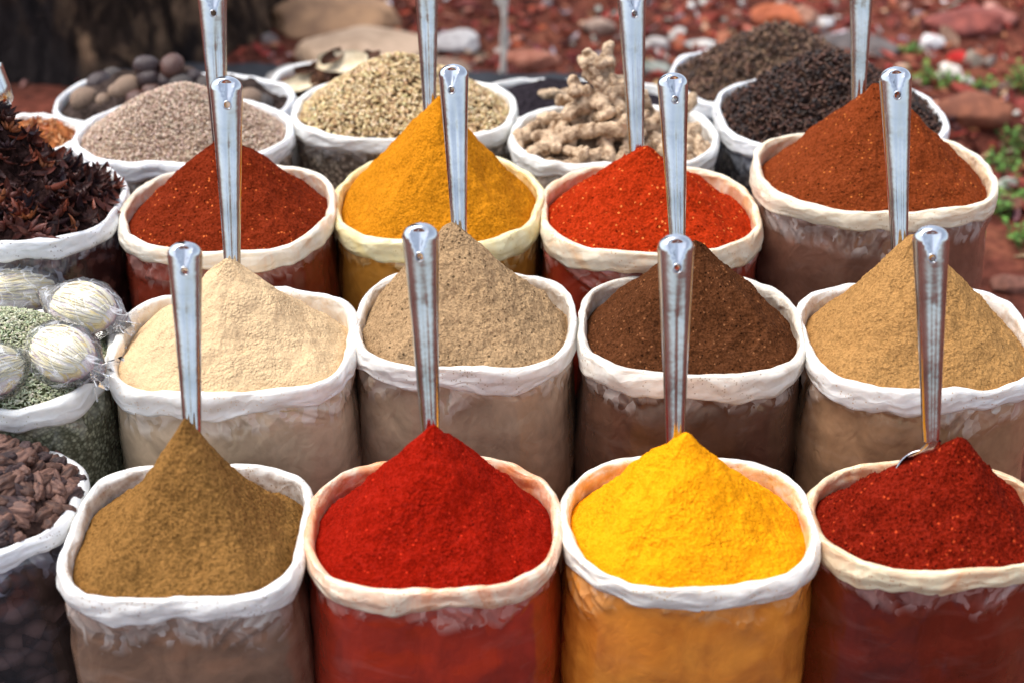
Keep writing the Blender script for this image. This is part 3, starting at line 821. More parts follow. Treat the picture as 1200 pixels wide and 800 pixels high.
for t_i, t in enumerate(sa_tints):
    for q in range(3):
        V, F = star(t_i*5+q, 8 if q else 7, .019); SM.append((mesh_np('star_anise', V, F, sa_m, True, tint=np.tile(t, (len(V), 1))), t_i))
PM = []
for t_i, t in enumerate(sa_tints):
    for q in range(2):
        V, F = podlike(t_i*5+q, .019); me_ = mesh_np('husk', V, F, sa_m, True, tint=np.tile(t, (len(V), 1)))
        PM.append((me_, t_i))
pts = s.sample(900, .98)
# keep those the photo shows
keep = []
for P in pts:
    w = np.array([s.cx, s.cy, 0])+P
    rel = w-np.array([0, 0, CZ]); dep = rel[1]*_c-rel[2]*_s; uu = 600+rel[0]/dep*FPX
    if uu > -40 : keep.append(P)
keep = keep[:300]
tw = [.32, .3, .18, .14, .06]
for i, P in enumerate(keep):
    pool = SM if i % 5 < 2 else PM
    ti = rng.choice(5, p=tw)
    cand = [m for m, tt in pool if tt == ti]
    nm = 'star_anise' if i % 5 < 2 else 'husk_piece'
    lab = ('star shaped dark brown anise pod' if i % 5 < 2 else 'curled dark brown husk piece') if ti < 4 else ('orange brown star anise pod' if i % 5 < 2 else 'orange brown curled husk piece')
    lab += ' lying on the heap at the left edge'
    o = link(nm, cand[int(rng.integers(len(cand)))], (s.cx+P[0], s.cy+P[1], P[2]+rng.uniform(.0, .010)), label=lab, cat='star anise' if i % 5 < 2 else 'husk', group='star anise heaped in the left sack' if i % 5 < 2 else 'curled husks in the star anise sack')
    o.rotation_euler = Euler((rng.normal(0, .6), rng.normal(0, .6), rng.uniform(0, 6.28)))
    k = rng.uniform(.95, 1.35); o.scale = (k, k, k)

# mace flakes
mace_m = vcol_mat('mace_flake', .5, .4, 300, .5, .002, mul=90)
s = D['P']; s.heap(40, 150, back=.0, p=.8, mixp=0, dome=.6, front=.014, rear=.02)
bed = s.heap_mesh('x', powder_mat('mace_bed', (.35, .12, .04), grain=90, var=.6), nt=140, nr=40, lumps=.006)
link('mace_bed', bed, (s.cx, s.cy, 0), label='orange mace packed under the top flakes', cat='spice', kind='stuff')
mm = []
for i, t in enumerate([(.62, .26, .09), (.75, .42, .2), (.45, .13, .04)]):
    for q in range(2):
        V, F = podlike(40+i*3+q, .013); mm.append(mesh_np('mace_flake', V, F, mace_m, True, tint=np.tile(t, (len(V), 1))))
for P in s.sample(130, .97):
    o = link('mace_flake', mm[int(rng.integers(6))], (s.cx+P[0], s.cy+P[1], P[2]+.004), label='orange curled mace flake in the small sack behind the star anise', cat='mace', group='orange mace flakes')
    o.rotation_euler = (rng.normal(0, .6), rng.normal(0, .6), rng.uniform(0, 6.28)); k = rng.uniform(.7, 1.2); o.scale = (k, k, k)

# black cardamom pods
pod_m = [solid_mat('pod_brown', (.14, .068, .046), (.045, .025, .022), 60, .6, .3, .9, .003, (1, 3, 3)),
         solid_mat('pod_dark', (.085, .048, .045), (.022, .015, .017), 60, .6, .3, .9, .003, (1, 3, 3)),
         solid_mat('pod_pinkish', (.23, .12, .085), (.11, .06, .05), 60, .6, .3, .9, .003, (1, 3, 3))]
pods = [blob('pod', (.0200, .0098, .0092), .13, 2.3, i*7, pod_m[i % 3], 4, .09) for i in range(6)]
s = D['E']; s.heap(-40, 536, back=.01, p=.8, mixp=0, dome=.5, front=.012, rear=.03)
bed = s.heap_mesh('x', powder_mat('pod_bed', (.05, .028, .022), grain=60, var=.6), nt=160, nr=50, lumps=.008)
link('pod_bed', bed, (s.cx, s.cy, 0), label='brown pods packed under the top ones', cat='spice', kind='stuff')
n_p = 0
for P in s.sample(700, .98):
    rel = np.array([s.cx, s.cy, -CZ])+P; dep = rel[1]*_c-rel[2]*_s; uu = 600+rel[0]/dep*FPX
    if uu < -25: continue
    n_p += 1
    if n_p > 150: break
    k3 = int(rng.integers(6))
    o = link('cardamom_pod', pods[k3], (s.cx+P[0], s.cy+P[1], P[2]+rng.uniform(.0, .008)), label=['ribbed brown cardamom pod', 'very dark ribbed cardamom pod', 'pinkish brown ribbed cardamom pod'][k3 % 3]+' in the lower left sack',
             cat='cardamom', group=['brown cardamom pods', 'dark cardamom pods', 'pinkish cardamom pods'][k3 % 3])
    o.rotation_euler = (rng.uniform(0, 6), rng.normal(0, .35), rng.uniform(0, 6.28)); k = rng.uniform(.75, 1.1); k *= 1.1; o.scale = (k, k, k)

# bark / leaf pieces in V
def curl_sheet(seed, L_, Wd, curl, th=.0015, amp=.004):
    nu, nv = 16, 10; U, Vv = np.meshgrid(np.linspace(-1, 1, nu), np.linspace(-1, 1, nv))
    wid = Wd*(1-.55*np.abs(U)**2.5)*(1+.12*pn(np.stack([U*3, Vv*0+seed, Vv*0], -1)))
    y = wid*Vv; x = L_*U; z = curl*Vv**2*Wd + curl*.5*U**2*Wd + amp*fbm(np.stack([U*1.6, Vv*1.6, U*0+seed], -1), 2)
    top = np.stack([x, y, z], -1).reshape(-1, 3); bot = top - np.array([0, 0, th])
    f = grid_faces(nu, nv, wrap=False); n = len(top)
    F = [f, f[:, ::-1]+n]
    edge = [(j*nu+i) for j, i in [(0, i) for i in range(nu)]+[(j, nu-1) for j in range(1, nv)]+[(nv-1, i) for i in range(nu-2, -1, -1)]+[(j, 0) for j in range(nv-2, 0, -1)]]
    e = np.array(edge); e2 = np.roll(e, -1)
    F.append(np.stack([e, e+n, e2+n, e2], -1)[:, ::-1])
    return np.concatenate([top, bot]), np.concatenate(F)
leaf_p = solid_mat('pale_bark', (.80, .69, .50), (.55, .44, .28), 30, .7, .25, .5, .003)
leaf_d = solid_mat('brown_bark', (.16, .065, .030), (.05, .022, .014), 40, .7, .25, .7, .003)
s = D['V']; s.heap(400, 72, back=.0, p=.9, mixp=0, dome=.4, front=.02, rear=.03)
bed = s.heap_mesh('x', powder_mat('bark_bed', (.10, .05, .03), grain=60, var=.6), nt=140, nr=40, lumps=.008)
link('bark_bed', bed, (s.cx, s.cy, 0), label='broken bark packed beneath the top pieces', cat='spice', kind='stuff')
bk = [(352, 100, .036, .013, -35, 0, .010, 'long pale strip of bark slanting down over the bag rim'), (402, 76, .034, .018, 10, 0, .03, 'broad cream bark piece lying flat at the top of its sack'),
      (388, 70, .026, .011, -50, 1, .034, 'rust brown curled bark piece leaning on the cream one'), (437, 68, .016, .010, 20, 1, .035, 'small dark brown bark piece behind the coriander mound'),
      (358, 84, .022, .008, -25, 1, .016, 'dark curled bark sliver above the long pale strip'), (345, 116, .024, .010, -60, 1, .008, 'brown bark piece low against the bag rim'),
      (424, 82, .024, .014, 30, 0, .022, 'short pale bark piece behind the coriander seeds'), (380, 92, .024, .012, 60, 1, .010, 'dark brown bark piece under the cream one'), (440, 84, .02, .012, -20, 0, .02, 'pale grey bark chip nearest the coriander mound')]
for i, (u, v, l, w, a, dk, lift, lab) in enumerate(bk):
    V, F = curl_sheet(i*3.3, l*(1.6 if not dk else 1.15), w*(1.6 if not dk else 1.2), .35 if not dk else .8)
    o = link('bark_piece', mesh_np('bark_piece', V, F, leaf_d if dk else leaf_p), s.hit(u, v, lift), label=lab, cat='bark', group='bark pieces in the rear sack')
    o.rotation_euler = (rng.uniform(.2, .6), rng.uniform(-.2, .2), math.radians(-a))

# ------------------------------------------------------------------ wrapped packets on the fennel
def film_mat():
    m, nt, p, out = newmat('cellophane')
    co = objco(nt)
    n = noise_n(nt, co, 20, 2, .5, .6)
    v = node(nt, 'ShaderNodeTexVoronoi', feature='DISTANCE_TO_EDGE'); v.inputs['Scale'].default_value = 38; L(nt, mapping(nt, n.outputs['Color'], (.35, .35, .35)), v.inputs['Vector'])
    v.inputs['Scale'].default_value = 9
    p.inputs['Base Color'].default_value = (.88, .90, .94, 1); p.inputs['Roughness'].default_value = .08
    p.inputs['Specular IOR Level'].default_value = 1.0
    nb = bump(nt, v.outputs[0], .5, .006); nb = bump(nt, n.outputs[0], .35, .010, nb)
    L(nt, nb, p.inputs['Normal'])
    tr = node(nt, 'ShaderNodeBsdfTransparent'); ms = node(nt, 'ShaderNodeMixShader')
    f = ramp(nt, v.outputs[0], .0, .05, (.50, .50, .50), (.10, .10, .10)).outputs[0]
    gl = node(nt, 'ShaderNodeBsdfGlossy'); gl.inputs['Roughness'].default_value = .10; L(nt, nb, gl.inputs['Normal'])
    fr = node(nt, 'ShaderNodeFresnel'); fr.inputs['IOR'].default_value = 1.30; L(nt, nb, fr.inputs['Normal'])
    L(nt, f, ms.inputs[0]); L(nt, tr.outputs[0], ms.inputs[1]); L(nt, p.outputs[0], ms.inputs[2])
    m2 = node(nt, 'ShaderNodeMixShader'); L(nt, fr.outputs[0], m2.inputs[0]); L(nt, ms.outputs[0], m2.inputs[1]); L(nt, gl.outputs[0], m2.inputs[2])
    L(nt, m2.outputs[0], out.inputs['Surface'])
    return m
cello = film_mat()
def packet_mat():
    m, nt, p, out = newmat('packet_filling')
    co = objco(nt)
    n = noise_n(nt, mapping(nt, co, (.9, 4.2, 1.5)), 22, 4, .6, .9)
    a = ramp(nt, n.outputs[0], .36, .60, (.42, .32, .36), (.90, .87, .78), (.46, (.72, .64, .64))).outputs[0]
    n2 = noise_n(nt, mapping(nt, co, (.8, 4.5, 1.5), (.5, .2, .1)), 20, 3, .5, 1.2)
    a = mix(nt, ramp(nt, n2.outputs[0], .54, .60).outputs[0], a, (.85, .68, .28))
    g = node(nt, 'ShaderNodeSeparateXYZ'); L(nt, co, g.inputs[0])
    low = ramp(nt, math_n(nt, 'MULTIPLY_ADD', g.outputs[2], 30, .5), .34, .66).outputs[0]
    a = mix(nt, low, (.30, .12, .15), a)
    L(nt, a, p.inputs['Base Color']); p.inputs['Roughness'].default_value = .55
    L(nt, bump(nt, n.outputs[0], 1.0, .010), p.inputs['Normal'])
    return m
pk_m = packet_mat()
thread_m = solid_mat('pale_thread', (.92, .80, .42), (.80, .78, .68), 60, .6, .3, .3, .002)
s = D['J']
pk = [(24, 334, .060, 20, 'packet lying highest of the wrapped ones, cut by the left edge', .034), (98, 362, .056, -25, 'packet hanging toward the star anise sack, white faced with a pointed tail', .028),
      (72, 412, .056, -32, 'packet lying nearest the front rim with a purplish underside', .022), (-14, 432, .054, 50, 'packet lowest at the left edge on the fennel', .022)]
for i, (u, v, R_, rot_, lab, lift) in enumerate(pk):
    P = s.hit(u, v, lift) - np.array([0, 0, 0.004])
    if i == 1: P = at_z(u, v, s.z+.03)
    root = link('wrapped_packet', None, P, label='cellophane wrapped spice '+lab, cat='packet', group='cellophane wrapped packets on the fennel')
    root.rotation_euler = (.45, .1, math.radians(rot_))
    V, F = icosphere(4)
    A = V*np.array([1.0, .78, .50])*(1+.05*fbm(V*2.2+i*5, 3))[:, None]*R_*.90
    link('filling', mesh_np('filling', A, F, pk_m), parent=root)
    # golden threads bundled over the filling
    SV, SF = [], []; off = 0; rr_ = np.random.default_rng(50+i)
    for q_ in range(26):
        yy0 = rr_.uniform(-.62, .62); wv_ = rr_.uniform(-.25, .25); zz_ = []
        for t in np.linspace(-.85, .85, 22):
            ya = yy0*math.sqrt(max(.05, 1-t*t)) + wv_*math.sin(t*3)*.3
            e = 1-t*t-(ya/.80)**2
            zz_.append((t*R_*.92, ya*R_*.95, .50*math.sqrt(max(e, 0))*R_*.92+.0006))
        zz_ = np.array(zz_); rad = rr_.uniform(.0007, .0013)
        for c_ in range(5):
            pass
        aa = np.linspace(0, 2*PI, 5, endpoint=False)
        ring = np.stack([np.zeros(5), np.cos(aa), np.sin(aa)], -1)*rad
        V_ = (zz_[:, None]+ring[None]).reshape(-1, 3); SV.append(V_); SF.append(grid_faces(5, 22)+off); off += len(V_)
    link('threads', mesh_np('threads', np.concatenate(SV), np.concatenate(SF), thread_m), parent=root)
    d = .05*fbm(V*2+i*9, 3) + .045*ridge(V*np.array([3.2, 5, 3.2])+i*3, 3)
    B = V*np.array([1.0, .80, .56])*(1.02+np.maximum(d, -.03))[:, None]*R_
    x = np.abs(V[:, 0]); k = np.clip((x-.80)/.20, 0, 1)      # gathered ends
    B[:, 0] *= 1 + .35*k**1.5; B[:, 1] *= 1-.1*k; B[:, 2] *= 1
    link('wrapper', mesh_np('wrapper', B, F, cello), parent=root)
    # twisted tail fanning out
    nu, nv = 40, 14
    U, T2 = np.meshgrid(np.linspace(-1, 1, nu), np.linspace(0, 1, nv))
    wid = R_*(.10 + .50*T2); yy = U*wid; xx = R_*(1.0 + .55*T2*(1+.15*np.sin(U*5+i))); zz = R_*.16*np.sin(U*11+i)*(.3+T2*.8) + R_*.12*T2*U
    for sg in ((1, -1) if i != 1 else (1,)):
        Vt = np.stack([xx*sg, yy, zz], -1).reshape(-1, 3)
        link('wrapper_tail', mesh_np('wrapper_tail', Vt, grid_faces(nu, nv, False), cello), parent=root)

# ------------------------------------------------------------------ steel ladles
def steel():
    m, nt, p, out = newmat('stainless_steel')
    co = objco(nt)
    n = noise_n(nt, mapping(nt, co, (30, 30, 1.2)), 22, 4, .6)
    n2 = noise_n(nt, co, 14, 4, .6)
    p.inputs['Metallic'].default_value = 1
    L(nt, ramp(nt, n2.outputs[0], .3, .7, (.42, .45, .48), (.72, .74, .77)).outputs[0], p.inputs['Base Color'])
    r = math_n(nt, 'MULTIPLY_ADD', n.outputs[0], .12, math_n(nt, 'MULTIPLY_ADD', n2.outputs[0], .10, .06))
    L(nt, r, p.inputs['Roughness'])
    nb = bump(nt, n.outputs[0], .12, .0006); nb = bump(nt, n2.outputs[0], .25, .004, nb); L(nt, nb, p.inputs['Normal'])
    return m
steel_m = steel()
def handle_mesh(Lh=.255, w0=.0228, w1=.0108):
    nu, nv = 56, 190
    zs = np.concatenate([np.linspace(0, .07, 90), np.linspace(.072, Lh, nv-90)])   # distance down from the tip
    V = []
    for zd in zs:
        if zd < .018: k = math.sqrt(max(0, 1-(1-zd/.018)**2))
        else: k = 1
        k = max(k, .02)
        w = (w0 + (w1-w0)*min(1, zd/(Lh*.93))**.80)
        if zd > Lh*.93: w = w1*(1-.12*(zd-Lh*.93)/(Lh*.07))
        w *= k; dp = w*.74
        a = np.linspace(0, 2*PI, nu, endpoint=False)
        x = w*np.cos(a); y = dp*np.sin(a)
        # V-shaped pinch between the tip and the hole, on the face towards the seller's customers
        front = y < 0
        if .004 < zd < .034:
            t = (zd-.004)/.030
            half = w*.55*(1-t)+.0015
            dent = np.clip(1-np.abs(x)/half, 0, 1)**.7*dp*.50*math.sin(min(1, (1-t)*1.3)*PI/2)*min(1, t*6)
            y = np.where(front, y+dent, y)
        # rolled back edges show as a shallow flute down the middle
        if zd > .04:
            fl_ = .22*dp*np.exp(-((x-.15*w)/(w*.22))**2)*min(1, (zd-.04)/.05); y = np.where(front, y+fl_, y)
        V.append(np.stack([x, y, np.full(nu, -zd)], -1))
    V = np.concatenate(V + [np.array([[0, 0, .0003]]), np.array([[0, 0, -Lh]])])
    F = grid_faces(nu, len(zs)); n = nu*len(zs)
    me = bpy.data.meshes.new('handle')
    faces = [tuple(f[::-1]) for f in F] + [(i, (i+1) % nu, n) for i in range(nu)] + [(((i+1) % nu)+nu*(len(zs)-1), i+nu*(len(zs)-1), n+1) for i in range(nu)]
    me.from_pydata(V.tolist(), [], faces); me.update()
    import bmesh
    bm = bmesh.new(); bm.from_mesh(me); bmesh.ops.recalc_face_normals(bm, faces=bm.faces); bm.to_mesh(me); bm.free()
    # real hole
    a = bpy.data.objects.new('tmp', me); COL.objects.link(a)
    cm = bpy.data.meshes.new('c'); bm = bmesh.new()
    bmesh.ops.create_cone(bm, segments=32, radius1=.0044, radius2=.0044, depth=.08, cap_ends=True, matrix=Matrix.Translation((0, 0, -.036)) @ Matrix.Rotation(PI/2, 4, 'X'))
    bm.to_mesh(cm); bm.free()
    b = bpy.data.objects.new('tmpc', cm); COL.objects.link(b)
    md = a.modifiers.new('b', 'BOOLEAN'); md.object = b; md.operation = 'DIFFERENCE'; md.solver = 'EXACT'
    dg = bpy.context.evaluated_depsgraph_get(); dg.update()
    me2 = bpy.data.meshes.new_from_object(a.evaluated_get(dg)); me2.name = 'handle'
    bpy.data.objects.remove(a); bpy.data.objects.remove(b)
    # lip round the hole
    bm = bmesh.new(); bm.from_mesh(me2)
    nR, nr_, R1, r1 = 32, 8, .0050, .0009
    dpt = w0*.70
    vs = [[bm.verts.new(((R1+r1*math.cos(q))*math.cos(p_), -dpt*.93 + r1*math.sin(q), -.036+(R1+r1*math.cos(q))*math.sin(p_))) for q in np.linspace(0, 2*PI, nr_, endpoint=False)] for p_ in np.linspace(0, 2*PI, nR, endpoint=False)]
    for i in range(nR):
        for j in range(nr_):
            bm.faces.new((vs[i][j], vs[(i+1) % nR][j], vs[(i+1) % nR][(j+1) % nr_], vs[i][(j+1) % nr_]))
    bmesh.ops.recalc_face_normals(bm, faces=bm.faces)
    bm.to_mesh(me2); bm.free()
    me2.polygons.foreach_set('use_smooth', np.ones(len(me2.polygons), bool))
    me2.materials.clear(); me2.materials.append(steel_m)
    return me2
def bowl_mesh(R=.034):
    """round scoop, its hollow facing -y, joined to the handle by a spreading neck"""
    V = []; nu, nv = 48, 20
    for sgn, rr in ((1, R), (-1, R*.955)):
        for j in range(nv):
            a = (j/(nv-1))*PI*.46
            for i in range(nu):
                t = 2*PI*i/nu
                V.append((rr*math.sin(a)*math.cos(t), rr*.62*math.cos(a), rr*math.sin(a)*math.sin(t)*1.12 - R*1.12))
    V = np.array(V); f = grid_faces(nu, nv); n = nu*nv
    rim_a = (nv-1)*nu; i = np.arange(nu); i2 = (i+1) % nu
    rimf = np.stack([rim_a+i, rim_a+i2, rim_a+i2+n, rim_a+i+n], -1)
    F = np.concatenate([f[:, ::-1], f+n, rimf])
    # neck
    N = []; m, q = 20, 10
    for j in range(q):
        t = j/(q-1); w = .0086 + .016*t**2.2; dpn = .0052*(1-t)+.0016
        for k in range(m):
            a = 2*PI*k/m; N.append((w*math.cos(a), dpn*math.sin(a) + .012*t*t, .014 - .034*t))
    off = len(V); F = np.concatenate([F, grid_faces(m, q)+off]); V = np.concatenate([V, np.array(N)])
    return mesh_np('scoop_bowl', V, F, steel_m)
HM, BMh = handle_mesh(), bowl_mesh()
HLEN = .255
lad = [  # tip px, foot px, sack, distance behind the apex, label, bowl roll
 ('A', (216, 283), (225, 492), .020, 'steel ladle stuck behind the olive brown front heap'),
 ('B', (492, 261), (504, 500), .020, 'steel ladle stuck in the vivid red chilli of the front row'),
 ('C', (792, 274), (791, 515), .022, 'steel ladle stuck in the bright yellow turmeric'),
 ('D', (1091, 264), (1091, 512), .012, 'steel ladle with its scoop showing beside the dark crimson chilli'),
 ('F', (265, 89), (272, 302), .022, 'steel ladle stuck behind the pale cream beige heap'),
 ('G', (531, 75), (538, 266), .022, 'steel ladle stuck behind the greyish tan heap'),
 ('H', (788, 85), (794, 284), .020, 'steel ladle rising behind the chocolate brown heap'),
 ('I', (1049, 78), (1054, 288), .022, 'steel ladle stuck behind the golden tan heap'),
 ('L', (248, -14), (258, 170), .022, 'steel ladle behind the reddish brown chilli cone, in front of the nutmegs'),
 ('M', (499, -40), (503, 122), .022, 'steel ladle behind the ochre turmeric cone, crossing the coriander seeds'),
 ('N', (740, -14), (746, 180), .022, 'steel ladle behind the orange red chilli cone, beside the ginger roots'),
 ('O', (1011, -60), (1006, 112), .022, 'steel ladle behind the rust brown chilli cone, by the dark cloves'),
]
lean_ = dict(L=.07, M=.06, O=.06)
for k, tip, foot, bk_, lab in lad:
    s = D[k]
    yb = s.cy + s.ap[1] + bk_
    F0 = at_y(foot[0], foot[1], yb)
    # the handle leans away from the viewer
    T = at_y(tip[0], tip[1], yb+lean_.get(k, .085)); F0 = F0 - (T-F0)/np.linalg.norm(T-F0)*(0 if k == 'D' else .022); Ln = np.linalg.norm(T-F0); KS = (Ln+.006)/HLEN
    print('ladle', k, 'len %.3f' % Ln)
    d = Vector(T-F0).normalized()
    x = Vector((1, 0, 0)); yv = d.cross(x).normalized(); x = yv.cross(d).normalized()
    M_ = Matrix((x, yv, d)).transposed()
    foot_p = Vector(T) - d*HLEN*KS
    root = link('ladle', None, foot_p, label=lab, cat='ladle', group='steel ladles stuck in the powder heaps')
    roll_ = dict(A=.12, B=-.10, C=.04, D=-.16, F=.2, G=-.22, H=.1, I=-.08, L=.25, M=-.3, N=.15, O=-.12)[k]
    M_ = M_ @ Matrix.Rotation(roll_, 3, 'Z')
    root.rotation_euler = M_.to_euler(); root.scale = (.5+.5*KS, .5+.5*KS, KS)
    h = link('handle', HM, (0, 0, HLEN), parent=root)
    b = link('scoop_bowl', BMh, (0, 0, -.012), parent=root)
    if k == 'D':
        b.rotation_euler = (0, .30, 0); b.location = (0, 0, -.010)
    if k in 'B': b.rotation_euler = (0, -.3, 0)

# steel cup tipped on the star anise
s = D['K']
prof = [(.0, -.028), (.018, -.027), (.026, -.020), (.030, -.005), (.033, .02), (.0345, .026), (.0335, .0265), (.0315, .02), (.0285, -.004), (.024, -.018), (.016, -.025), (.0, -.026)]
nu = 48; V = np.concatenate([np.stack([np.cos(np.linspace(0, 2*PI, nu, endpoint=False))*r, np.sin(np.linspace(0, 2*PI, nu, endpoint=False))*r, np.full(nu, z)], -1) for r, z in prof])
o = link('steel_cup', mesh_np('steel_cup', V*1.15, grid_faces(nu, len(prof)), steel_m), at_y(-14, 108, s.cy+.03), label='shiny steel measuring cup tipped on the star anise at the left edge', cat='cup')
o.rotation_euler = (-.55, -.25, .5)
#--BACKGROUND--

# ------------------------------------------------------------------ ground
xs = np.unique(np.concatenate([np.linspace(-400, -8, 30), np.linspace(-6, 6, 220), np.linspace(8, 400, 30)]))
ys = np.unique(np.concatenate([np.linspace(-400, -2, 20), np.linspace(-1, 9, 190), np.linspace(10, 30, 20), np.linspace(40, 400, 20)]))
X, Y = np.meshgrid(xs, ys)
q = np.stack([X, Y, X*0], -1)
def ground_h(x, y):
    q = np.stack([x, y, x*0], -1)
    w = np.clip((y-2.9)/.6, 0, 1)
    return w*(.035*fbm(q*1.3, 3) + .02*fbm(q*6, 3)) - .12*np.exp(-(((x-1.27)/.13)**2+((y-3.62)/.13)**2))
Z = ground_h(X, Y)
m_g, nt, p, out = newmat('earth')
co = objco(nt)
n = noise_n(nt, co, 3.5, 6, .65, .4); n2 = noise_n(nt, co, 28, 5, .7)
a = ramp(nt, n.outputs[0], .3, .7, (.060, .026, .020), (.24, .095, .060), (.5, (.15, .050, .036))).outputs[0]
b = ramp(nt, n2.outputs[0], .35, .7, (.45, .42, .4), (1.5, 1.3, 1.2)).outputs[0]
L(nt, mix(nt, 1.0, a, b, 'MULTIPLY'), p.inputs['Base Color']); p.inputs['Roughness'].default_value = .98; p.inputs['Specular IOR Level'].default_value = .05
L(nt, bump(nt, n2.outputs[0], .9, .02), p.inputs['Normal'])
link('ground', mesh_np('ground', np.stack([X, Y, Z], -1).reshape(-1, 3), grid_faces(len(xs), len(ys), False), m_g), kind='structure')

deb_m = vcol_mat('debris', .9, .08, 60, .7, .006, mul=25)
def in_ground(n, x0, x1, y0, y1):
    x = rng.uniform(x0, x1, n); y = rng.uniform(y0, y1, n)
    return x, y
def not_under(x, y):
    k = ~((y < 3.0) & (np.abs(x) < 1.1))
    return k
# stones
def stone_base(seed, sub=2):
    V, F = icosphere(sub)
    V = V*(1+.28*pn(V*1.3+seed*5))[:, None]*np.array([1.0, .8, .55])
    # a few flat breaks
    r = np.random.default_rng(seed)
    for _ in range(6):
        nrm = r.normal(size=3); nrm /= np.linalg.norm(nrm); dd = V@nrm; lim = np.quantile(dd, .74); V = V - np.outer(np.maximum(dd-lim, 0), nrm)
    return V, F
SB = [stone_base(i) for i in range(8)]
# red-brown leaf and brick litter
reds = [(.36, .07, .055), (.46, .13, .09), (.22, .045, .04), (.55, .22, .12), (.60, .38, .25), (.10, .035, .03), (.62, .55, .50), (.30, .13, .12), (.45, .11, .06)]
wts = [.17, .14, .14, .10, .11, .12, .06, .10, .06]
x, y = in_ground(5200, -3.5, 4.5, 2.9, 9.5)
x2, y2 = in_ground(4200, -.8, 2.6, 3.2, 6.2); x = np.concatenate([x, x2]); y = np.concatenate([y, y2])
k = not_under(x, y); x, y = x[k], y[k]; n_ = len(x)
P = np.stack([x, y, ground_h(x, y)+rng.uniform(0, .012, n_)], -1)
V1 = [podlike(90+i, .5) for i in range(4)]
me = scatter_mesh('leaf_litter', V1, P, flat_rot(n_, .4), np.stack([rng.uniform(.022, .06, n_), rng.uniform(.03, .09, n_), rng.uniform(.02, .06, n_)], -1), pick_cols(n_, reds, .25, wts), deb_m)
link('leaf_litter', me, label='reddish brown fallen leaves and scraps covering the ground behind', cat='leaf litter', kind='stuff')
x, y = in_ground(1500, -3.5, 4.5, 2.9, 9.5); x2, y2 = in_ground(1700, -.8, 2.8, 3.2, 6.2); x = np.concatenate([x, x2]); y = np.concatenate([y, y2])
k = not_under(x, y); x, y = x[k], y[k]; n_ = len(x)
P = np.stack([x, y, ground_h(x, y)+.004], -1)
gcol = [(.32, .07, .05), (.22, .06, .045), (.45, .17, .10), (.65, .60, .56), (.30, .26, .24), (.12, .06, .05), (.5, .33, .25)]
me = scatter_mesh('rubble', SB, P, flat_rot(n_, .4), rng.uniform(.010, .034, n_)*np.where(rng.uniform(0, 1, n_) < .12, 2.0, 1), pick_cols(n_, gcol, .25, [.25, .20, .18, .07, .08, .14, .08]), deb_m, smooth=False)
link('rubble', me, label='small broken red brick and stone chips strewn over the ground', cat='rubble', kind='stuff')

def stone(u, v, wpx, c, c2, flat, name, label, cat, seed, yaw=0, rough=.85, tall=None):
    P = at_z(u, v, .02); t = P[1]*_c-(P[2]-CZ)*_s; half = wpx/FPX*t/2
    V, F = icosphere(4)
    V = V*(1+.30*pn(V*1.2+seed*5) + .09*fbm(V*3.5+seed, 4))[:, None]
    r = np.random.default_rng(seed)
    for _ in range(7):
        nrm = r.normal(size=3); nrm /= np.linalg.norm(nrm); dd = V@nrm; lim = np.quantile(dd, .88); V = V-np.outer(np.maximum(dd-lim, 0)*.85, nrm)
    V = V*np.array([half, half*(tall or .75), half*flat])
    m = solid_mat(name+'_'+str(seed), c, c2, 9/max(half, .03)*.12+6, rough, .25, .8, .01)
    o = link(name, mesh_np(name, V, F, m), (P[0], P[1], half*flat*.35), label=label, cat=cat, group=None)
    o.rotation_euler = (0, 0, yaw); return o
tan, tan2 = (.66, .46, .31), (.42, .28, .18)
stone(425, 66, 190, tan, tan2, .30, 'boulder', 'broad flat tan boulder directly behind the bark sack', 'boulder', 1, .1)
stone(392, 24, 150, (.56, .32, .17), (.30, .17, .10), .34, 'boulder', 'orange tan boulder beside the trunk, behind the broad flat one', 'boulder', 2, -.2)
stone(352, 92, 90, (.62, .58, .54), (.40, .37, .34), .3, 'boulder', 'pale grey stone at the foot of the trunk', 'boulder', 3)
stone(505, 78, 90, (.40, .27, .19), (.22, .13, .09), .25, 'boulder', 'brown flat stone left of the pale rope', 'boulder', 4)
stone(532, 48, 62, (.72, .68, .64), (.45, .40, .38), .4, 'rubble_stone', 'white stone chip between the tall ladle and the rope', 'stone', 5, .6)
stone(622, 66, 66, (.48, .20, .13), (.30, .10, .06), .4, 'rubble_stone', 'rosy brick lump right of the pale rope', 'stone', 6, .2)
stone(700, 28, 40, (.50, .36, .28), (.3, .2, .15), .5, 'rubble_stone', 'beige stone just left of the tall ladle over the ginger', 'stone', 7)
stone(768, 48, 34, (.66, .60, .55), (.4, .36, .33), .6, 'rubble_stone', 'pale stone above the pale green one', 'stone', 8)
stone(795, 38, 30, (.70, .66, .60), (.45, .42, .38), .6, 'rubble_stone', 'off white stone left of the orange brick', 'stone', 9, 1)
stone(826, 52, 32, (.78, .76, .70), (.55, .5, .45), .6, 'rubble_stone', 'whitest stone above the brown clove sack', 'stone', 10)
stone(765, 78, 44, (.40, .42, .36), (.25, .26, .22), .5, 'rubble_stone', 'pale green grey stone behind the ginger sack', 'stone', 11)
stone(912, 24, 70, (.60, .17, .07), (.36, .10, .05), .6, 'brick_chunk', 'bright orange brick chunk above the brown cloves', 'brick', 12)
stone(940, 20, 60, (.46, .24, .16), (.3, .14, .09), .5, 'brick_chunk', 'dull rosy brick beside the bright orange one', 'brick', 13, .8)
stone(968, 22, 22, (.8, .78, .76), (.6, .58, .56), .7, 'rubble_stone', 'small bright white chip left of the ladle over the cloves', 'stone', 14)
stone(998, 50, 110, (.16, .13, .12), (.07, .06, .06), .22, 'boulder', 'dark grey slab just behind the brown clove sack', 'boulder', 15)
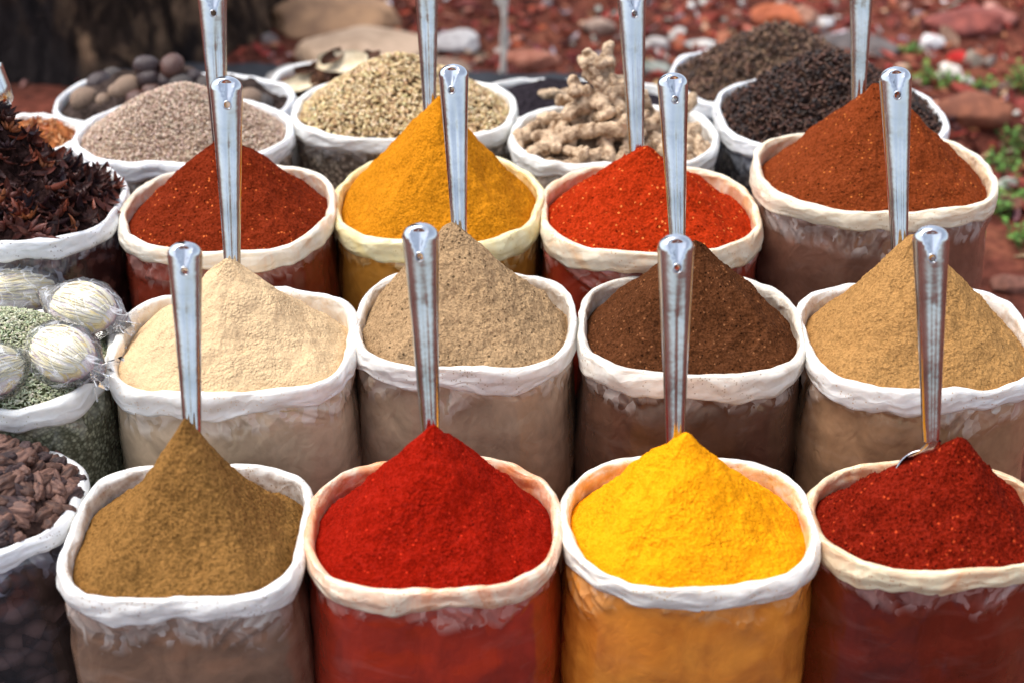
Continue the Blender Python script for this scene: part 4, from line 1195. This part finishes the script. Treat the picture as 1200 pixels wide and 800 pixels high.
stone(1132, 30, 96, (.36, .10, .075), (.14, .04, .035), .45, 'boulder', 'large brick red rock at the upper right', 'boulder', 16, .1)
stone(1093, 48, 44, (.80, .78, .76), (.6, .56, .54), .5, 'rubble_stone', 'white forked chip right of the ladle over the cloves', 'stone', 17, .7)
stone(1123, 64, 24, (.72, .045, .035), (.55, .03, .03), .9, 'brick_chunk', 'small pure red fragment at the upper right', 'brick', 18)
stone(1110, 84, 26, (.72, .62, .58), (.5, .42, .38), .6, 'rubble_stone', 'pinkish white chip below the pure red fragment', 'stone', 19)
stone(1134, 90, 20, (.85, .83, .80), (.7, .66, .62), .6, 'rubble_stone', 'round white pebble beside the green shoots', 'stone', 20)
stone(1140, 128, 92, (.30, .11, .06), (.15, .055, .035), .45, 'boulder', 'rust brown rock above the dark hollow at the right', 'boulder', 21)
stone(1165, 18, 60, (.40, .15, .12), (.2, .07, .06), .4, 'boulder', 'rosy slab at the top right corner', 'boulder', 22)
stone(1180, 236, 50, (.20, .08, .05), (.1, .045, .03), .5, 'rubble_stone', 'brown stone right of the rust brown chilli sack', 'stone', 23)
stone(1185, 330, 46, (.24, .10, .07), (.12, .05, .035), .5, 'rubble_stone', 'brown stone at the right edge above the golden tan sack', 'stone', 24)

# weeds
weed_m = vcol_mat('weed_leaf', .55, .3, 200, .3, .002)
def weed(u, v, n, hgt, lab, seed):
    r = np.random.default_rng(seed); P = at_z(u, v, 0.0)
    Vs, Fs = [], []; off = 0; T = []
    for i in range(n):
        a = r.uniform(0, 2*PI); lean = r.uniform(.1, .9); h = hgt*r.uniform(.4, 1)
        base = np.array([r.normal(0, .02), r.normal(0, .02), 0])
        for sgm in range(4):
            t = (sgm+1)/4
            c = base + np.array([math.cos(a)*lean*h*t, math.sin(a)*lean*h*t, h*t*(1-.3*lean*t)])
            b2 = r.uniform(0, 2*PI); Lf = r.uniform(.010, .020)
            M_ = np.array(Matrix.Rotation(b2, 3, 'Z') @ Matrix.Rotation(r.uniform(-.9, .2), 3, 'Y'))
            lf = np.array([[0, 0, 0], [Lf*.5, Lf*.42, .002], [Lf*1.2, 0, 0], [Lf*.5, -Lf*.42, .002]])
            V = lf@M_.T + c; Vs.append(V); Fs.append(np.array([[0, 1, 2, 3]])+off); off += 4; T.append(np.tile(np.array([.10, .22, .035])*r.uniform(.5, 1.6), (4, 1)))
        s0 = base; s1 = c; w_ = np.array([.0012, 0, 0])
        V = np.array([s0-w_, s0+w_, s1+w_, s1-w_]); Vs.append(V); Fs.append(np.array([[0, 1, 2, 3]])+off); off += 4; T.append(np.tile((.12, .16, .05), (4, 1)))
    me = mesh_np('weed', np.concatenate(Vs), np.concatenate(Fs), weed_m, True, tint=np.concatenate(T))
    link('weed', me, (P[0], P[1], float(ground_h(np.array([P[0]]), np.array([P[1]]))[0])), label=lab, cat='weed', group='small green weeds on the open ground')
weed(1088, 100, 16, .07, 'leafy green weed below the white forked chip', 1)
weed(1115, 102, 14, .06, 'low green weed below the pure red fragment', 2)
weed(1068, 66, 7, .05, 'sparse green shoot left of the white forked chip', 3)
weed(1190, 100, 16, .09, 'yellowish green weed at the right edge near the top', 4)
weed(1175, 200, 20, .09, 'tall green weed in the dark hollow at the right edge', 5)
weed(1190, 240, 18, .08, 'green weed above the lower brown stone at the right edge', 6)
weed(1172, 250, 16, .06, 'green weed close to the rust brown chilli sack', 7)
weed(1195, 285, 14, .06, 'lowest green weed at the right edge', 8)
weed(1155, 105, 8, .05, 'small green shoot right of the white pebble', 9)
weed(745, 88, 6, .05, 'small pale green shoot beside the green grey stone', 10)
weed(1195, 155, 12, .09, 'green weed beside the rust brown rock', 11)

# tree trunk
tr_m, nt, p, out = newmat('bark')
co = objco(nt)
n = noise_n(nt, mapping(nt, co, (2.2, 2.2, .9)), 4, 6, .65, .6); n2 = noise_n(nt, mapping(nt, co, (3, 3, .7)), 14, 5, .7, .5); n3 = noise_n(nt, co, 2.6, 3, .55)
a = ramp(nt, n.outputs[0], .38, .60, (.020, .014, .012), (.24, .155, .10), (.48, (.040, .027, .021))).outputs[0]
a = mix(nt, ramp(nt, n3.outputs[0], .44, .60).outputs[0], (.020, .017, .018), a)
L(nt, mix(nt, 1.0, a, ramp(nt, n2.outputs[0], .3, .7, (.5, .5, .5), (1.5, 1.4, 1.3)).outputs[0], 'MULTIPLY'), p.inputs['Base Color'])
p.inputs['Roughness'].default_value = .95; p.inputs['Specular IOR Level'].default_value = .06
L(nt, bump(nt, n2.outputs[0], 1, .02, bump(nt, n.outputs[0], 1, .05)), p.inputs['Normal'])
zz = np.concatenate([np.linspace(-.1, 1.0, 90), np.linspace(1.05, 4.5, 60)]); nu = 260; a_ = np.linspace(0, 2*PI, nu, endpoint=False)
V = []
for z in zz:
    flare = .05*math.exp(-max(z, 0)/.16)
    q = np.stack([np.cos(a_)*1.4, np.sin(a_)*1.4, np.full(nu, z*.5)], -1)
    r = (.47 + flare - .03*z)*(1+.09*fbm(q*.9+3, 2)) + flare*.7*np.abs(pn(q*1.8+9)) + .022*ridge(q*np.array([3.2, 3.2, 2.2])+5, 4) + .008*fbm(q*14, 3)
    V.append(np.stack([np.cos(a_)*r, np.sin(a_)*r, np.full(nu, z)], -1))
root = link('tree', None, (-1.27, 4.62, 0), label='broad old tree with dark mottled bark behind the nutmeg sack', cat='tree')
link('trunk', mesh_np('trunk', np.concatenate(V), grid_faces(nu, len(zz)), tr_m), parent=root)

# pale rope hanging to the ground
nv = 160; V = []; nu = 16
P = at_z(588, 97, .0)
for j in range(nv):
    z = 1.5*j/(nv-1); a_ = np.linspace(0, 2*PI, nu, endpoint=False); tw_ = z*26
    cxr = .006*math.sin(z*5)+.004*math.sin(z*13); r = .0095*(1+.25*np.cos(2*(a_-tw_)))*(1+.1*math.sin(z*60))
    V.append(np.stack([cxr+np.cos(a_)*r, np.sin(a_)*r, np.full(nu, z)], -1))
link('rope', mesh_np('rope', np.concatenate(V), grid_faces(nu, nv), solid_mat('rope_fibre', (.80, .73, .64), (.58, .50, .42), 60, .9, .2)), (P[0], P[1], 0), label='pale twisted rope hanging straight down behind the black seed sack', cat='rope')

# dark groundsheet under the sacks
g_m = solid_mat('groundsheet', (.030, .032, .040), (.016, .016, .02), 12, .7, .3, .6, .01)
gx = np.linspace(-1.15, .62, 90); gy = np.linspace(.9, 3.98, 120); X, Y = np.meshgrid(gx, gy)
edge_l = 4.05-.10*(X)  # far edge runs slightly aslant
Y2 = .9 + (Y-.9)/(3.98-.9)*(np.where(X > .2, edge_l-(X-.2)*.4, edge_l)-.9)
Z2 = np.maximum(ground_h(X, Y2), 0)*.6 + .012 + .012*np.abs(fbm(np.stack([X*5, Y2*5, X*0], -1), 3)) + .02*np.clip((Y-3.8)/.18, 0, 1)
# sheet lies flat beneath the sacks
Z2 = np.where(Y2 < 3.0, .004, Z2)
Vt = np.stack([X, Y2, Z2], -1).reshape(-1, 3)
link('groundsheet', mesh_np('groundsheet', Vt, grid_faces(90, 120, False), g_m), label='dark sheet spread on the ground, its far edge behind the black seed sack', cat='groundsheet')

# ------------------------------------------------------------------ light
w = bpy.data.worlds.new('World'); scene.world = w; w.use_nodes = True
nt = w.node_tree; nt.nodes.clear()
sky = nt.nodes.new('ShaderNodeTexSky'); sky.sky_type = 'NISHITA'; sky.sun_disc = False
SUN_EL, SUN_AZ = math.radians(66), math.radians(-75)     # azimuth from +y towards +x
sky.sun_elevation = SUN_EL; sky.sun_rotation = SUN_AZ
sky.air_density = 1.0; sky.dust_density = 2.5; sky.ozone_density = 1.0
bg = nt.nodes.new('ShaderNodeBackground'); bg.inputs['Strength'].default_value = .15
ow = nt.nodes.new('ShaderNodeOutputWorld')
hs = nt.nodes.new('ShaderNodeHueSaturation'); hs.inputs['Saturation'].default_value = .55
nt.links.new(sky.outputs[0], hs.inputs['Color']); nt.links.new(hs.outputs[0], bg.inputs[0]); nt.links.new(bg.outputs[0], ow.inputs[0])
sd = bpy.data.lights.new('sun', 'SUN'); sd.energy = 1.7; sd.angle = math.radians(38); sd.color = (1, .94, .86)
so = bpy.data.objects.new('sun', sd); COL.objects.link(so)
dirv = Vector((math.sin(SUN_AZ)*math.cos(SUN_EL), math.cos(SUN_AZ)*math.cos(SUN_EL), math.sin(SUN_EL)))
so.rotation_euler = dirv.to_track_quat('Z', 'Y').to_euler(); so.location = dirv*5+Vector((0, 2, 0))
vs = scene.view_settings
vs.view_transform = 'Standard'; vs.look = 'None'; vs.gamma = 1; vs.use_curve_mapping = False; vs.exposure = .95
scene.cycles.max_bounces = 6
scene.cycles.transparent_max_bounces = 10
